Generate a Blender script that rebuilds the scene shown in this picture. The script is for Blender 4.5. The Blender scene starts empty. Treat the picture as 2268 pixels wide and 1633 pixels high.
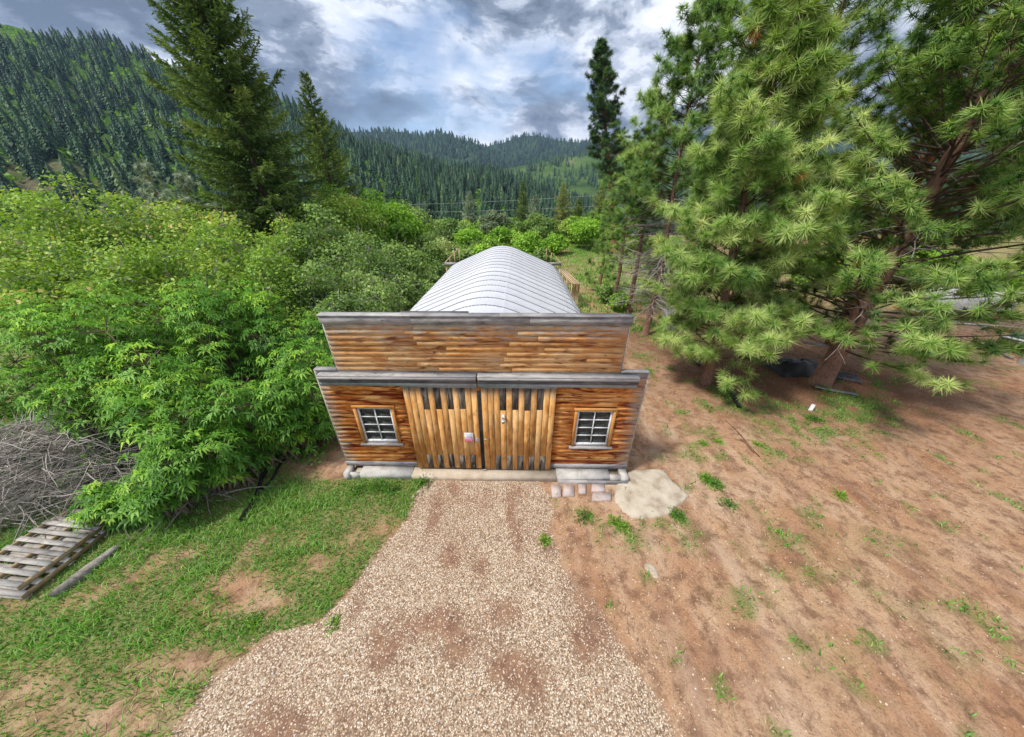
import bpy, math, random
import numpy as np
from mathutils import Vector, Matrix

random.seed(7)
RNG = np.random.default_rng(11)
SC = bpy.context.scene
COL = SC.collection
R = math.radians

# ------------------------------------------------------------------ camera
CAM_H, CAM_L, F, PITCH = 6.49, 6.0, 691.0, R(28.94)
cam_data = bpy.data.cameras.new('camera')
cam = bpy.data.objects.new('camera', cam_data)
COL.objects.link(cam)
cam.location = (0, -CAM_L, CAM_H)
cam.rotation_euler = (R(90) - PITCH, 0, 0)
cam_data.sensor_width = 36
cam_data.lens = 36 * F / 2268
cam_data.clip_start = 0.05
cam_data.clip_end = 6000
SC.camera = cam

# ------------------------------------------------------------------ sun, sky, exposure
SUN_DIR = Vector((-0.62, -0.30, 1.05)).normalized()
SUN_EL = math.asin(SUN_DIR.z)
sd = bpy.data.lights.new('sun', 'SUN')
sd.energy = 2.8
sd.angle = R(9)
sd.color = (1.0, 0.95, 0.86)
sun = bpy.data.objects.new('sun', sd)
COL.objects.link(sun)
sun.location = (-30, 45, 60)
sun.rotation_euler = SUN_DIR.to_track_quat('Z', 'Y').to_euler()

SC.view_settings.view_transform = 'Standard'
SC.view_settings.look = 'None'
SC.view_settings.gamma = 1
SC.view_settings.use_curve_mapping = False
SC.view_settings.exposure = 0.65

world = bpy.data.worlds.new('World')
SC.world = world
world.use_nodes = True


class NT:
    """small helper for node trees"""
    def __init__(self, tree):
        self.t = tree
        tree.nodes.clear()

    def n(self, typ, **kw):
        nd = self.t.nodes.new(typ)
        ins = kw.pop('ins', {})
        for k, v in kw.items():
            setattr(nd, k, v)
        for k, v in ins.items():
            s = nd.inputs[k]
            if isinstance(v, bpy.types.NodeSocket):
                self.t.links.new(v, s)
            else:
                s.default_value = v
        return nd

    def link(self, a, b):
        self.t.links.new(a, b)

    def noise(self, vec, scale, detail=4, rough=0.55, dist=0.0):
        return self.n('ShaderNodeTexNoise', ins={'Vector': vec, 'Scale': scale, 'Detail': detail,
                                                 'Roughness': rough, 'Distortion': dist}).outputs['Fac']

    def ramp(self, fac, stops, interp='LINEAR'):
        nd = self.n('ShaderNodeValToRGB')
        cr = nd.color_ramp
        cr.interpolation = interp
        while len(cr.elements) < len(stops):
            cr.elements.new(0.5)
        for e, (p, c) in zip(cr.elements, stops):
            e.position = p
            e.color = (c[0], c[1], c[2], 1) if not isinstance(c, (int, float)) else (c, c, c, 1)
        self.t.links.new(fac, nd.inputs['Fac'])
        return nd.outputs['Color']

    def mix(self, fac, a, b, mode='MIX'):
        nd = self.n('ShaderNodeMix', data_type='RGBA', blend_type=mode)
        for s, v in ((nd.inputs[0], fac), (nd.inputs[6], a), (nd.inputs[7], b)):
            if isinstance(v, bpy.types.NodeSocket):
                self.t.links.new(v, s)
            elif isinstance(v, (int, float)):
                s.default_value = v
            else:
                s.default_value = (v[0], v[1], v[2], 1)
        return nd.outputs[2]

    def math(self, op, a, b=0.0, clamp=False):
        nd = self.n('ShaderNodeMath', operation=op, use_clamp=clamp)
        for s, v in ((nd.inputs[0], a), (nd.inputs[1], b)):
            if isinstance(v, bpy.types.NodeSocket):
                self.t.links.new(v, s)
            else:
                s.default_value = v
        return nd.outputs[0]

    def mapping(self, vec, scale=(1, 1, 1), loc=(0, 0, 0), rot=(0, 0, 0)):
        return self.n('ShaderNodeMapping', ins={'Vector': vec, 'Scale': scale, 'Location': loc, 'Rotation': rot}).outputs[0]


w = NT(world.node_tree)
tc = w.n('ShaderNodeTexCoord').outputs['Generated']
sky = w.n('ShaderNodeTexSky', sky_type='NISHITA', sun_disc=False)
sky.sun_elevation = SUN_EL
sky.sun_rotation = math.atan2(SUN_DIR.x, SUN_DIR.y)
sky.altitude = 1000
v1 = w.mapping(tc, (1.0, 1.0, 1.9), (0.35, 0.1, 0.62))
warp = w.n('ShaderNodeTexNoise', ins={'Vector': v1, 'Scale': 2.2, 'Detail': 3}).outputs['Color']
v2 = w.n('ShaderNodeVectorMath', operation='MULTIPLY_ADD', ins={0: warp, 1: (0.22, 0.22, 0.22), 2: v1}).outputs[0]
n1 = w.noise(v2, 3.4, 10, 0.56)
n2 = w.noise(w.mapping(v2, (1, 1, 1.2), (4, 7, 2)), 8.5, 9, 0.62)
nb = w.math('ADD', w.math('MULTIPLY', n1, 0.68), w.math('MULTIPLY', n2, 0.32))
cloud = w.ramp(nb, [(0.42, (0.12, 0.155, 0.21)), (0.468, (0.22, 0.265, 0.345)), (0.505, (0.46, 0.51, 0.61)),
                    (0.54, (0.74, 0.78, 0.87)), (0.60, (0.98, 1.0, 1.04))], 'EASE')
gap = w.ramp(w.noise(w.mapping(v2, (1, 1, 1), (9, 3, 5)), 2.0, 6, 0.5), [(0.60, 0.0), (0.70, 0.8)])
bg_sky = w.n('ShaderNodeBackground', ins={'Color': sky.outputs[0], 'Strength': 0.12}).outputs[0]
bg_cl = w.n('ShaderNodeBackground', ins={'Color': cloud, 'Strength': 0.86}).outputs[0]
mx = w.n('ShaderNodeMixShader', ins={0: gap, 1: bg_cl, 2: bg_sky}).outputs[0]
w.n('ShaderNodeOutputWorld', ins={'Surface': mx})


# ------------------------------------------------------------------ where a line of sight meets a plane (photo survey)
def ray(px, py):
    u, v = (px - 1134) / F, (816.5 - py) / F
    return u, math.cos(PITCH) + v * math.sin(PITCH), -math.sin(PITCH) + v * math.cos(PITCH)


def G(px, py, z=0.0):
    u, f, up = ray(px, py)
    t = (z - CAM_H) / up
    return Vector((u * t, f * t - CAM_L, z))


def AT(px, py, L):
    u, f, up = ray(px, py)
    t = L / f
    return Vector((u * t, L - CAM_L, CAM_H + up * t))


# ------------------------------------------------------------------ numpy noise
def _hash(ix, iy, seed):
    h = (ix.astype(np.int64) * 374761393 + iy.astype(np.int64) * 668265263 + seed * 974634777) & 0xFFFFFFFF
    h = ((h ^ (h >> 13)) * 1274126177) & 0xFFFFFFFF
    h = h ^ (h >> 16)
    return (h & 0xFFFF) / 65535.0


def vnoise(x, y, seed=0):
    x = np.asarray(x, float); y = np.asarray(y, float)
    ix, iy = np.floor(x), np.floor(y)
    fx, fy = x - ix, y - iy
    fx = fx * fx * (3 - 2 * fx); fy = fy * fy * (3 - 2 * fy)
    a, b = _hash(ix, iy, seed), _hash(ix + 1, iy, seed)
    c, d = _hash(ix, iy + 1, seed), _hash(ix + 1, iy + 1, seed)
    return (a * (1 - fx) + b * fx) * (1 - fy) + (c * (1 - fx) + d * fx) * fy


def fbm(x, y, seed=0, octv=4):
    s, amp, tot = 0, 1.0, 0
    for k in range(octv):
        s = s + amp * vnoise(np.asarray(x) * 2 ** k, np.asarray(y) * 2 ** k, seed + k * 17)
        tot += amp
        amp *= 0.5
    return s / tot


def sstep(a, b, x):
    t = np.clip((np.asarray(x, float) - a) / (b - a), 0, 1)
    return t * t * (3 - 2 * t)


# ------------------------------------------------------------------ mesh building
def make_mesh(name, V, Fc, attrs=None, smooth=False):
    V = np.asarray(V, np.float32)
    me = bpy.data.meshes.new(name)
    me.vertices.add(len(V))
    me.vertices.foreach_set('co', V.ravel())
    if isinstance(Fc, np.ndarray):
        k = Fc.shape[1]
        me.loops.add(Fc.size)
        me.loops.foreach_set('vertex_index', Fc.astype(np.int32).ravel())
        me.polygons.add(len(Fc))
        me.polygons.foreach_set('loop_start', np.arange(0, Fc.size, k, dtype=np.int32))
        me.polygons.foreach_set('loop_total', np.full(len(Fc), k, np.int32))
    else:
        loops = [i for f in Fc for i in f]
        me.loops.add(len(loops))
        me.loops.foreach_set('vertex_index', loops)
        me.polygons.add(len(Fc))
        tot = [len(f) for f in Fc]
        me.polygons.foreach_set('loop_start', np.concatenate([[0], np.cumsum(tot)[:-1]]).astype(np.int32))
        me.polygons.foreach_set('loop_total', np.array(tot, np.int32))
    if attrs:
        for k, a in attrs.items():
            at = me.attributes.new(k, 'FLOAT', 'POINT')
            at.data.foreach_set('value', np.asarray(a, np.float32))
    me.update(calc_edges=True)
    if smooth:
        me.polygons.foreach_set('use_smooth', np.ones(len(me.polygons), bool))
    return me


def link(name, me, mat, parent=None, loc=None, rot=None):
    o = bpy.data.objects.new(name, me)
    COL.objects.link(o)
    if me is not None and mat is not None and len(me.materials) == 0:
        me.materials.append(mat)
    if parent:
        o.parent = parent
    if loc is not None:
        o.location = loc
    if rot is not None:
        o.rotation_euler = rot
    return o


def tag(o, label=None, cat=None, group=None, kind=None):
    if label: o['label'] = label
    if cat: o['category'] = cat
    if group: o['group'] = group
    if kind: o['kind'] = kind
    return o


def empty(name, loc, label, cat, group=None, rz=0):
    o = bpy.data.objects.new(name, None)
    COL.objects.link(o)
    o.location = loc
    o.rotation_euler = (0, 0, rz)
    o.empty_display_size = 0.2
    return tag(o, label, cat, group)


class MB:
    """collects boxes, tubes and loose faces, then links them as one mesh"""
    def __init__(self):
        self.v, self.f = [], []

    def box(self, x0, x1, y0, y1, z0, z1, M=None):
        b = len(self.v)
        P = [(x, y, z) for z in (z0, z1) for y in (y0, y1) for x in (x0, x1)]
        if M is not None:
            P = [tuple(M @ Vector(p)) for p in P]
        self.v += P
        self.f += [tuple(b + i for i in q) for q in ((0, 2, 3, 1), (4, 5, 7, 6), (0, 1, 5, 4), (2, 6, 7, 3), (0, 4, 6, 2), (1, 3, 7, 5))]
        return self

    def prism(self, pts, z0, z1):
        b, n = len(self.v), len(pts)
        self.v += [(p[0], p[1], z0) for p in pts] + [(p[0], p[1], z1) for p in pts]
        self.f.append(tuple(b + i for i in range(n))[::-1])
        self.f.append(tuple(b + n + i for i in range(n)))
        self.f += [(b + i, b + (i + 1) % n, b + n + (i + 1) % n, b + n + i) for i in range(n)]
        return self

    def tube(self, pts, rad, sides=8, cap=True):
        pts = [Vector(p) for p in pts]
        if not hasattr(rad, '__len__'):
            rad = [rad] * len(pts)
        b = len(self.v)
        for i, p in enumerate(pts):
            d = (pts[min(i + 1, len(pts) - 1)] - pts[max(i - 1, 0)]).normalized()
            up = Vector((0, 0, 1)) if abs(d.z) < 0.9 else Vector((1, 0, 0))
            s = d.cross(up).normalized(); t = s.cross(d)
            for k in range(sides):
                a = 2 * math.pi * k / sides
                self.v.append(tuple(p + (s * math.cos(a) + t * math.sin(a)) * rad[i]))
        for i in range(len(pts) - 1):
            for k in range(sides):
                k2 = (k + 1) % sides
                self.f.append((b + i * sides + k, b + i * sides + k2, b + (i + 1) * sides + k2, b + (i + 1) * sides + k))
        if cap:
            self.f.append(tuple(b + k for k in range(sides)))
            self.f.append(tuple(b + (len(pts) - 1) * sides + k for k in range(sides))[::-1])
        return self

    def mesh(self, name, smooth=False):
        return make_mesh(name, self.v, self.f, smooth=smooth)

    def build(self, name, mat, parent=None, smooth=False, loc=None, rot=None):
        return link(name, self.mesh(name, smooth), mat, parent, loc, rot)


# ------------------------------------------------------------------ materials
def new_mat(name):
    m = bpy.data.materials.new(name)
    m.use_nodes = True
    return m, NT(m.node_tree)


def finish(nt, col, rough=0.8, metal=0.0, bump=None, bump_str=0.3, bump_dist=0.02, spec=0.3):
    ins = {'Base Color': col, 'Roughness': rough, 'Metallic': metal, 'Specular IOR Level': spec}
    if bump is not None:
        bn = nt.n('ShaderNodeBump', ins={'Height': bump, 'Strength': bump_str, 'Distance': bump_dist})
        ins['Normal'] = bn.outputs[0]
    p = nt.n('ShaderNodeBsdfPrincipled', ins=ins)
    nt.n('ShaderNodeOutputMaterial', ins={'Surface': p.outputs[0]})
    return p


def plain(name, col, rough=0.6, metal=0.0, spec=0.4, var=0.15, scale=8):
    m, nt = new_mat(name)
    o = nt.n('ShaderNodeTexCoord').outputs['Object']
    n = nt.noise(o, scale, 5, 0.6)
    dark = tuple(c * (1 - 2 * var) for c in col); lite = tuple(min(1, c * (1 + var)) for c in col)
    c = nt.ramp(n, [(0.3, dark), (0.7, lite)])
    finish(nt, c, rough, metal, n, 0.15, 0.01, spec)
    return m


def wood(name, stops, horiz=True, stain=None, stain_lo=0.42, stain_hi=0.62, weather=None, wcol=((0.13, 0.12, 0.12), (0.42, 0.40, 0.38)), vary=0.35, stainscale=(0.55, 1, 4.2)):
    """plank wood: grain along the board, burnt-looking stains, optional weathering mask built by `weather(nt, objvec)`"""
    m, nt = new_mat(name)
    o = nt.n('ShaderNodeTexCoord').outputs['Object']
    rnd = nt.n('ShaderNodeObjectInfo').outputs['Random']
    off = nt.n('ShaderNodeCombineXYZ', ins={0: nt.math('MULTIPLY', rnd, 37.0), 1: nt.math('MULTIPLY', rnd, 91.0), 2: nt.math('MULTIPLY', rnd, 53.0)}).outputs[0]
    ov = nt.n('ShaderNodeVectorMath', operation='ADD', ins={0: o, 1: off}).outputs[0]
    sc = (0.9, 3, 3.4) if horiz else (3.4, 3, 0.9)
    grain = nt.noise(nt.mapping(ov, sc), 2.2, 6, 0.62, 1.2)
    fine = nt.noise(nt.mapping(ov, (3, 20, 45) if horiz else (45, 20, 3)), 2.0, 3, 0.6, 0.3)
    base = nt.ramp(grain, stops)
    patch = nt.noise(nt.mapping(o, (0.9, 1, 1.6) if horiz else (1.6, 1, 0.9)), 1.6, 5, 0.6, 0.5)
    base = nt.mix(nt.ramp(patch, [(0.50, 0.0), (0.68, 0.55)]), base, stops[-1][1])
    base = nt.mix(nt.ramp(patch, [(0.34, 0.6), (0.47, 0.0)]), base, stops[0][1])
    tone = nt.ramp(nt.math('FRACT', nt.math('MULTIPLY', rnd, 7.31)), [(0, 1 - vary), (1, 1.0 + vary * 0.25)])
    base = nt.mix(1.0, base, tone, 'MULTIPLY')
    pale = nt.math('FRACT', nt.math('MULTIPLY', rnd, 23.7))
    base = nt.mix(nt.ramp(pale, [(0.62, 0.0), (0.95, 0.32)]), base, stops[-1][1])
    if stain:
        ss = stainscale if horiz else (stainscale[2], 1, stainscale[0])
        ost = nt.n('ShaderNodeVectorMath', operation='MULTIPLY_ADD', ins={0: off, 1: (0.05, 0.05, 0.05), 2: o}).outputs[0]
        st = nt.noise(nt.mapping(ost, ss), 1.7, 7, 0.62, 1.6)
        msk = nt.ramp(st, [(stain_lo, 0.0), (stain_hi, 1.0)])
        base = nt.mix(msk, base, stain)
    knots = nt.n('ShaderNodeTexVoronoi', ins={'Vector': nt.mapping(ov, (3.2, 6, 8) if horiz else (8, 6, 3.2)), 'Scale': 1.0}).outputs['Distance']
    base = nt.mix(nt.ramp(knots, [(0.05, 0.75), (0.12, 0.0)]), base, (0.05, 0.022, 0.012))
    if weather:
        g = nt.ramp(nt.noise(nt.mapping(ov, sc), 3.0, 5, 0.6, 1.0), [(0.3, wcol[0]), (0.7, wcol[1])])
        base = nt.mix(weather(nt, o), base, g)
    base = nt.mix(nt.ramp(fine, [(0.30, 0.30), (0.48, 0.0)]), base, (0.06, 0.03, 0.02))
    # nail heads and weather checks stay subtle
    finish(nt, base, 0.8, 0, nt.math('ADD', grain, fine), 0.12, 0.004, 0.2)
    return m


def sep(nt, o, i):
    return nt.n('ShaderNodeSeparateXYZ', ins={0: o}).outputs[i]


def w_lower(nt, o):        # ends of the lower boards stand in the weather
    x = nt.math('ABSOLUTE', sep(nt, o, 0))
    n = nt.noise(nt.mapping(o, (1.5, 1, 9)), 2.0, 4)
    a = nt.ramp(nt.math('ADD', x, nt.math('MULTIPLY', n, 0.9)), [(0, 0), (1, 0)])
    v = nt.math('SUBTRACT', nt.math('ADD', x, nt.math('MULTIPLY', n, 0.9)), 3.82)
    return nt.math('MULTIPLY', v, 2.4, True)


def w_upper(nt, o):        # the top of the false front has gone grey
    z = sep(nt, o, 2)
    x = nt.math('ABSOLUTE', sep(nt, o, 0))
    n = nt.noise(nt.mapping(o, (1.1, 1, 8)), 2.4, 5, 0.6)
    v = nt.math('ADD', nt.math('SUBTRACT', z, 3.88), nt.math('MULTIPLY', nt.math('SUBTRACT', n, 0.5), 1.8))
    v = nt.math('MULTIPLY', v, 2.6, True)
    e = nt.math('MULTIPLY', nt.math('SUBTRACT', nt.math('ADD', x, nt.math('MULTIPLY', n, 0.7)), 3.32), 2.5, True)
    return nt.math('MAXIMUM', v, e)


def w_door(nt, o):
    z = sep(nt, o, 2)
    n = nt.noise(nt.mapping(o, (9, 1, 1.2)), 2.0, 4)
    a = nt.math('MULTIPLY', nt.math('SUBTRACT', nt.math('ADD', z, nt.math('MULTIPLY', n, 0.7)), 2.75), 2.2, True)
    b = nt.math('MULTIPLY', nt.math('SUBTRACT', 0.62, nt.math('ADD', z, nt.math('MULTIPLY', n, 0.5))), 2.4, True)
    return nt.math('MAXIMUM', a, b)


M = {}
M['siding_lower'] = wood('siding_lower', [(0.28, (0.46, 0.10, 0.015)), (0.43, (0.70, 0.22, 0.04)), (0.57, (0.84, 0.37, 0.09)), (0.75, (0.92, 0.60, 0.26))],
                         stain=(0.17, 0.022, 0.006), stain_lo=0.47, stain_hi=0.60, weather=w_lower, wcol=((0.22, 0.19, 0.17), (0.62, 0.56, 0.48)), vary=0.16)
M['siding_upper'] = wood('siding_upper', [(0.28, (0.52, 0.19, 0.05)), (0.44, (0.70, 0.33, 0.11)), (0.60, (0.79, 0.47, 0.20)), (0.78, (0.84, 0.63, 0.38))],
                         stain=(0.20, 0.055, 0.02), stain_lo=0.50, stain_hi=0.66, weather=w_upper, wcol=((0.26, 0.23, 0.21), (0.66, 0.58, 0.49)), vary=0.16)
M['door_wood'] = wood('door_wood', [(0.25, (0.34, 0.14, 0.035)), (0.45, (0.62, 0.29, 0.08)), (0.62, (0.78, 0.44, 0.16)), (0.85, (0.84, 0.56, 0.27))],
                      horiz=False, stain=(0.16, 0.05, 0.02), stain_lo=0.58, stain_hi=0.74, weather=w_door, wcol=((0.10, 0.085, 0.075), (0.30, 0.25, 0.20)), vary=0.26)
M['door_grey'] = wood('door_grey', [(0.3, (0.09, 0.078, 0.07)), (0.5, (0.20, 0.17, 0.145)), (0.75, (0.36, 0.30, 0.24))], horiz=False, stain=(0.02, 0.02, 0.022), vary=0.3)
M['grey_wood'] = wood('grey_wood', [(0.25, (0.14, 0.135, 0.14)), (0.5, (0.34, 0.325, 0.33)), (0.8, (0.55, 0.53, 0.52))], stain=(0.06, 0.05, 0.05), stain_lo=0.55, stain_hi=0.8, vary=0.2)
M['grey_wood_v'] = wood('grey_wood_v', [(0.25, (0.20, 0.17, 0.15)), (0.5, (0.38, 0.33, 0.29)), (0.8, (0.55, 0.49, 0.43))], horiz=False, vary=0.2)
M['dark_wood'] = wood('dark_wood', [(0.25, (0.035, 0.035, 0.04)), (0.5, (0.10, 0.10, 0.11)), (0.8, (0.26, 0.25, 0.25))], vary=0.2)
M['casing'] = wood('casing', [(0.25, (0.36, 0.13, 0.03)), (0.5, (0.58, 0.26, 0.07)), (0.8, (0.72, 0.40, 0.14))], vary=0.15)
M['new_lumber'] = wood('new_lumber', [(0.25, (0.42, 0.28, 0.16)), (0.5, (0.60, 0.44, 0.28)), (0.8, (0.72, 0.56, 0.38))], horiz=False, vary=0.2)
M['pallet_wood'] = wood('pallet_wood', [(0.25, (0.24, 0.21, 0.19)), (0.5, (0.46, 0.43, 0.40)), (0.8, (0.66, 0.62, 0.57))], stain=(0.10, 0.085, 0.08), stain_lo=0.6, stain_hi=0.8, vary=0.25, stainscale=(2, 3, 4))
M['pallet_side'] = wood('pallet_side', [(0.25, (0.20, 0.13, 0.06)), (0.5, (0.42, 0.31, 0.17)), (0.8, (0.55, 0.44, 0.28))], vary=0.2)
M['steel_track'] = plain('steel_track', (0.36, 0.42, 0.47), 0.45, 0.4)
M['seam_shade'] = plain('seam_shade', (0.24, 0.25, 0.29), 0.6)  # dark grey that paints the shadow line along the roof flanges
M['paint_white'] = plain('paint_white', (0.70, 0.72, 0.74), 0.6, var=0.18, scale=25)
M['latch'] = plain('latch', (0.55, 0.52, 0.52), 0.4, 0.7)
M['black_plastic'] = plain('black_plastic', (0.02, 0.02, 0.022), 0.4, var=0.2)
M['black_tarp'] = plain('black_tarp', (0.025, 0.027, 0.03), 0.45, var=0.3, scale=4)
M['boat_cover'] = plain('boat_cover', (0.62, 0.60, 0.60), 0.7, var=0.15, scale=3)
M['orange_paint'] = plain('orange_paint', (0.55, 0.17, 0.05), 0.5)
M['rubber'] = plain('rubber', (0.03, 0.03, 0.03), 0.8)
M['sign_white'] = plain('sign_white', (0.82, 0.84, 0.88), 0.35, var=0.03)
M['sign_pink'] = plain('sign_pink', (0.78, 0.06, 0.24), 0.35, var=0.03)
M['sign_ink'] = plain('sign_ink', (0.06, 0.05, 0.10), 0.5, var=0.03)
M['interior_cloth'] = plain('interior_cloth', (0.55, 0.56, 0.60), 0.8)
M['wire'] = plain('wire', (0.30, 0.31, 0.33), 0.5)
M['rust'] = plain('rust', (0.16, 0.07, 0.04), 0.8)
M['stick'] = plain('stick', (0.30, 0.26, 0.23), 0.9, var=0.3, scale=3)
M['log'] = plain('log', (0.30, 0.27, 0.24), 0.9, var=0.3, scale=12)

# concrete
def concrete(name, a, b, c):
    m, nt = new_mat(name)
    o = nt.n('ShaderNodeTexCoord').outputs['Object']
    n = nt.noise(o, 3.0, 8, 0.62)
    f = nt.noise(o, 45, 4, 0.6)
    col = nt.ramp(n, [(0.3, a), (0.5, b), (0.72, c)])
    col = nt.mix(nt.ramp(f, [(0.28, 0.55), (0.42, 0.0)]), col, tuple(x * 0.45 for x in a))
    finish(nt, col, 0.9, 0, nt.math('ADD', n, f), 0.5, 0.015, 0.15)
    return m
M['concrete'] = concrete('concrete', (0.30, 0.28, 0.26), (0.50, 0.48, 0.45), (0.62, 0.60, 0.57))
M['concrete_warm'] = concrete('concrete_warm', (0.38, 0.30, 0.22), (0.52, 0.43, 0.33), (0.62, 0.54, 0.44))
M['spill'] = concrete('spill', (0.30, 0.23, 0.17), (0.50, 0.43, 0.34), (0.60, 0.54, 0.45))
M['flagstone'] = concrete('flagstone', (0.36, 0.28, 0.25), (0.52, 0.44, 0.42), (0.62, 0.56, 0.55))
M['rubble'] = concrete('rubble', (0.34, 0.27, 0.21), (0.46, 0.38, 0.31), (0.56, 0.48, 0.41))

# glass
m, nt = new_mat('window_glass')
p = nt.n('ShaderNodeBsdfPrincipled', ins={'Base Color': (0.018, 0.022, 0.022, 1), 'Roughness': 0.08, 'Specular IOR Level': 0.7})
nz = nt.noise(nt.n('ShaderNodeTexCoord').outputs['Object'], 2.5, 2)
nt.link(nt.n('ShaderNodeBump', ins={'Height': nz, 'Strength': 0.04, 'Distance': 0.03}).outputs[0], p.inputs['Normal'])
tr = nt.n('ShaderNodeBsdfTransparent', ins={'Color': (0.75, 0.78, 0.78, 1)})
nt.n('ShaderNodeOutputMaterial', ins={'Surface': nt.n('ShaderNodeMixShader', ins={0: 0.35, 1: p.outputs[0], 2: tr.outputs[0]}).outputs[0]})
M['glass'] = m

# galvanised roof
m, nt = new_mat('roof_metal')
o = nt.n('ShaderNodeTexCoord').outputs['Object']
rnd = nt.n('ShaderNodeObjectInfo').outputs['Random']
n = nt.noise(o, 1.2, 6, 0.6)
sp = nt.n('ShaderNodeTexVoronoi', ins={'Vector': o, 'Scale': 40.0}).outputs['Color']
col = nt.ramp(n, [(0.3, (0.60, 0.61, 0.66)), (0.7, (0.74, 0.745, 0.79))])
col = nt.mix(0.06, col, sp)
col = nt.mix(1.0, col, nt.ramp(rnd, [(0, 0.9), (1, 1.0)]), 'MULTIPLY')
dirt = nt.noise(nt.mapping(o, (1, 5, 1)), 2.3, 6, 0.65)
col = nt.mix(nt.ramp(dirt, [(0.6, 0.0), (0.8, 0.35)]), col, (0.35, 0.33, 0.32))
finish(nt, col, 0.5, 0.1, n, 0.1, 0.02, 0.5)
M['roof_metal'] = m


def leafmat(name, stops, trans=0.35, gloss=0.025):
    """foliage: the tone of each leaf is in the attribute `tint` (0..1)"""
    m, nt = new_mat(name)
    a = nt.n('ShaderNodeAttribute', attribute_name='tint').outputs['Fac']
    c = nt.ramp(a, stops)
    d = nt.n('ShaderNodeBsdfDiffuse', ins={'Color': c}).outputs[0]
    tcol = nt.mix(1.0, c, (1.25, 1.15, 0.55), 'MULTIPLY')
    t = nt.n('ShaderNodeBsdfTranslucent', ins={'Color': tcol}).outputs[0]
    s = nt.n('ShaderNodeMixShader', ins={0: trans, 1: d, 2: t}).outputs[0]
    g = nt.n('ShaderNodeBsdfGlossy', ins={'Roughness': 0.5, 'Color': (0.9, 1, 0.8, 1)}).outputs[0]
    s = nt.n('ShaderNodeMixShader', ins={0: gloss, 1: s, 2: g}).outputs[0]
    nt.n('ShaderNodeOutputMaterial', ins={'Surface': s})
    return m


M['leaf_elder'] = leafmat('leaf_elder', [(0.0, (0.03, 0.12, 0.01)), (0.45, (0.09, 0.25, 0.025)), (0.8, (0.20, 0.43, 0.045)), (1.0, (0.42, 0.66, 0.07))])
M['leaf_orchard'] = leafmat('leaf_orchard', [(0.0, (0.06, 0.14, 0.02)), (0.4, (0.19, 0.35, 0.045)), (0.75, (0.35, 0.53, 0.08)), (0.93, (0.54, 0.64, 0.14)), (1.0, (0.72, 0.52, 0.22))])
M['leaf_willow'] = leafmat('leaf_willow', [(0.0, (0.06, 0.12, 0.03)), (0.5, (0.19, 0.32, 0.08)), (0.85, (0.33, 0.48, 0.13)), (1.0, (0.46, 0.58, 0.24))])
M['leaf_bright'] = leafmat('leaf_bright', [(0.0, (0.08, 0.20, 0.02)), (0.5, (0.23, 0.45, 0.04)), (0.85, (0.38, 0.62, 0.07)), (1.0, (0.54, 0.72, 0.12))])
M['leaf_grey'] = leafmat('leaf_grey', [(0.0, (0.09, 0.13, 0.07)), (0.5, (0.20, 0.27, 0.15)), (1.0, (0.40, 0.46, 0.32))])
M['needle_pine'] = leafmat('needle_pine', [(0.0, (0.03, 0.08, 0.015)), (0.35, (0.09, 0.21, 0.03)), (0.7, (0.25, 0.41, 0.07)), (1.0, (0.58, 0.68, 0.24))], 0.25, 0.04)
M['needle_dark'] = leafmat('needle_dark', [(0.0, (0.02, 0.055, 0.02)), (0.5, (0.06, 0.14, 0.04)), (1.0, (0.17, 0.28, 0.09))], 0.2, 0.03)
M['needle_spruce'] = leafmat('needle_spruce', [(0.0, (0.035, 0.07, 0.02)), (0.45, (0.10, 0.175, 0.045)), (0.8, (0.21, 0.30, 0.075)), (1.0, (0.42, 0.42, 0.14))], 0.2, 0.0)
M['needle_pale'] = leafmat('needle_pale', [(0.0, (0.10, 0.16, 0.10)), (0.5, (0.22, 0.31, 0.20)), (1.0, (0.42, 0.48, 0.34))], 0.2, 0.06)
M['needle_dead'] = leafmat('needle_dead', [(0.0, (0.18, 0.05, 0.02)), (0.5, (0.40, 0.13, 0.04)), (1.0, (0.55, 0.25, 0.09))], 0.2, 0.03)
M['forest'] = leafmat('forest', [(0.0, (0.018, 0.045, 0.032)), (0.5, (0.05, 0.11, 0.06)), (0.85, (0.10, 0.18, 0.08)), (1.0, (0.20, 0.28, 0.11))], 0.1, 0.02)
M['grass'] = leafmat('grass', [(0.0, (0.05, 0.13, 0.02)), (0.4, (0.12, 0.31, 0.03)), (0.75, (0.22, 0.46, 0.06)), (0.92, (0.38, 0.54, 0.13)), (1.0, (0.58, 0.48, 0.28))], 0.3, 0.04)
M['dry_litter'] = leafmat('dry_litter', [(0.0, (0.16, 0.09, 0.05)), (0.5, (0.34, 0.22, 0.14)), (1.0, (0.58, 0.46, 0.32))], 0.1, 0.02)


def bark(name, a, b, scale=6):
    m, nt = new_mat(name)
    o = nt.n('ShaderNodeTexCoord').outputs['Object']
    v = nt.n('ShaderNodeTexVoronoi', ins={'Vector': nt.mapping(o, (3, 3, 0.9)), 'Scale': scale}).outputs['Distance']
    n = nt.noise(nt.mapping(o, (2, 2, 0.6)), scale * 2, 6, 0.65)
    c = nt.ramp(nt.math('MULTIPLY', nt.math('ADD', v, n), 0.6), [(0.2, a), (0.6, b)])
    finish(nt, c, 0.9, 0, nt.math('ADD', v, n), 0.8, 0.03, 0.1)
    return m
M['bark_pine'] = bark('bark_pine', (0.06, 0.028, 0.02), (0.26, 0.15, 0.11))
M['bark_red'] = bark('bark_red', (0.10, 0.03, 0.018), (0.32, 0.12, 0.07))
M['bark_grey'] = bark('bark_grey', (0.09, 0.085, 0.08), (0.34, 0.31, 0.28))
M['bark_dark'] = bark('bark_dark', (0.03, 0.022, 0.018), (0.13, 0.09, 0.07))
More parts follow.
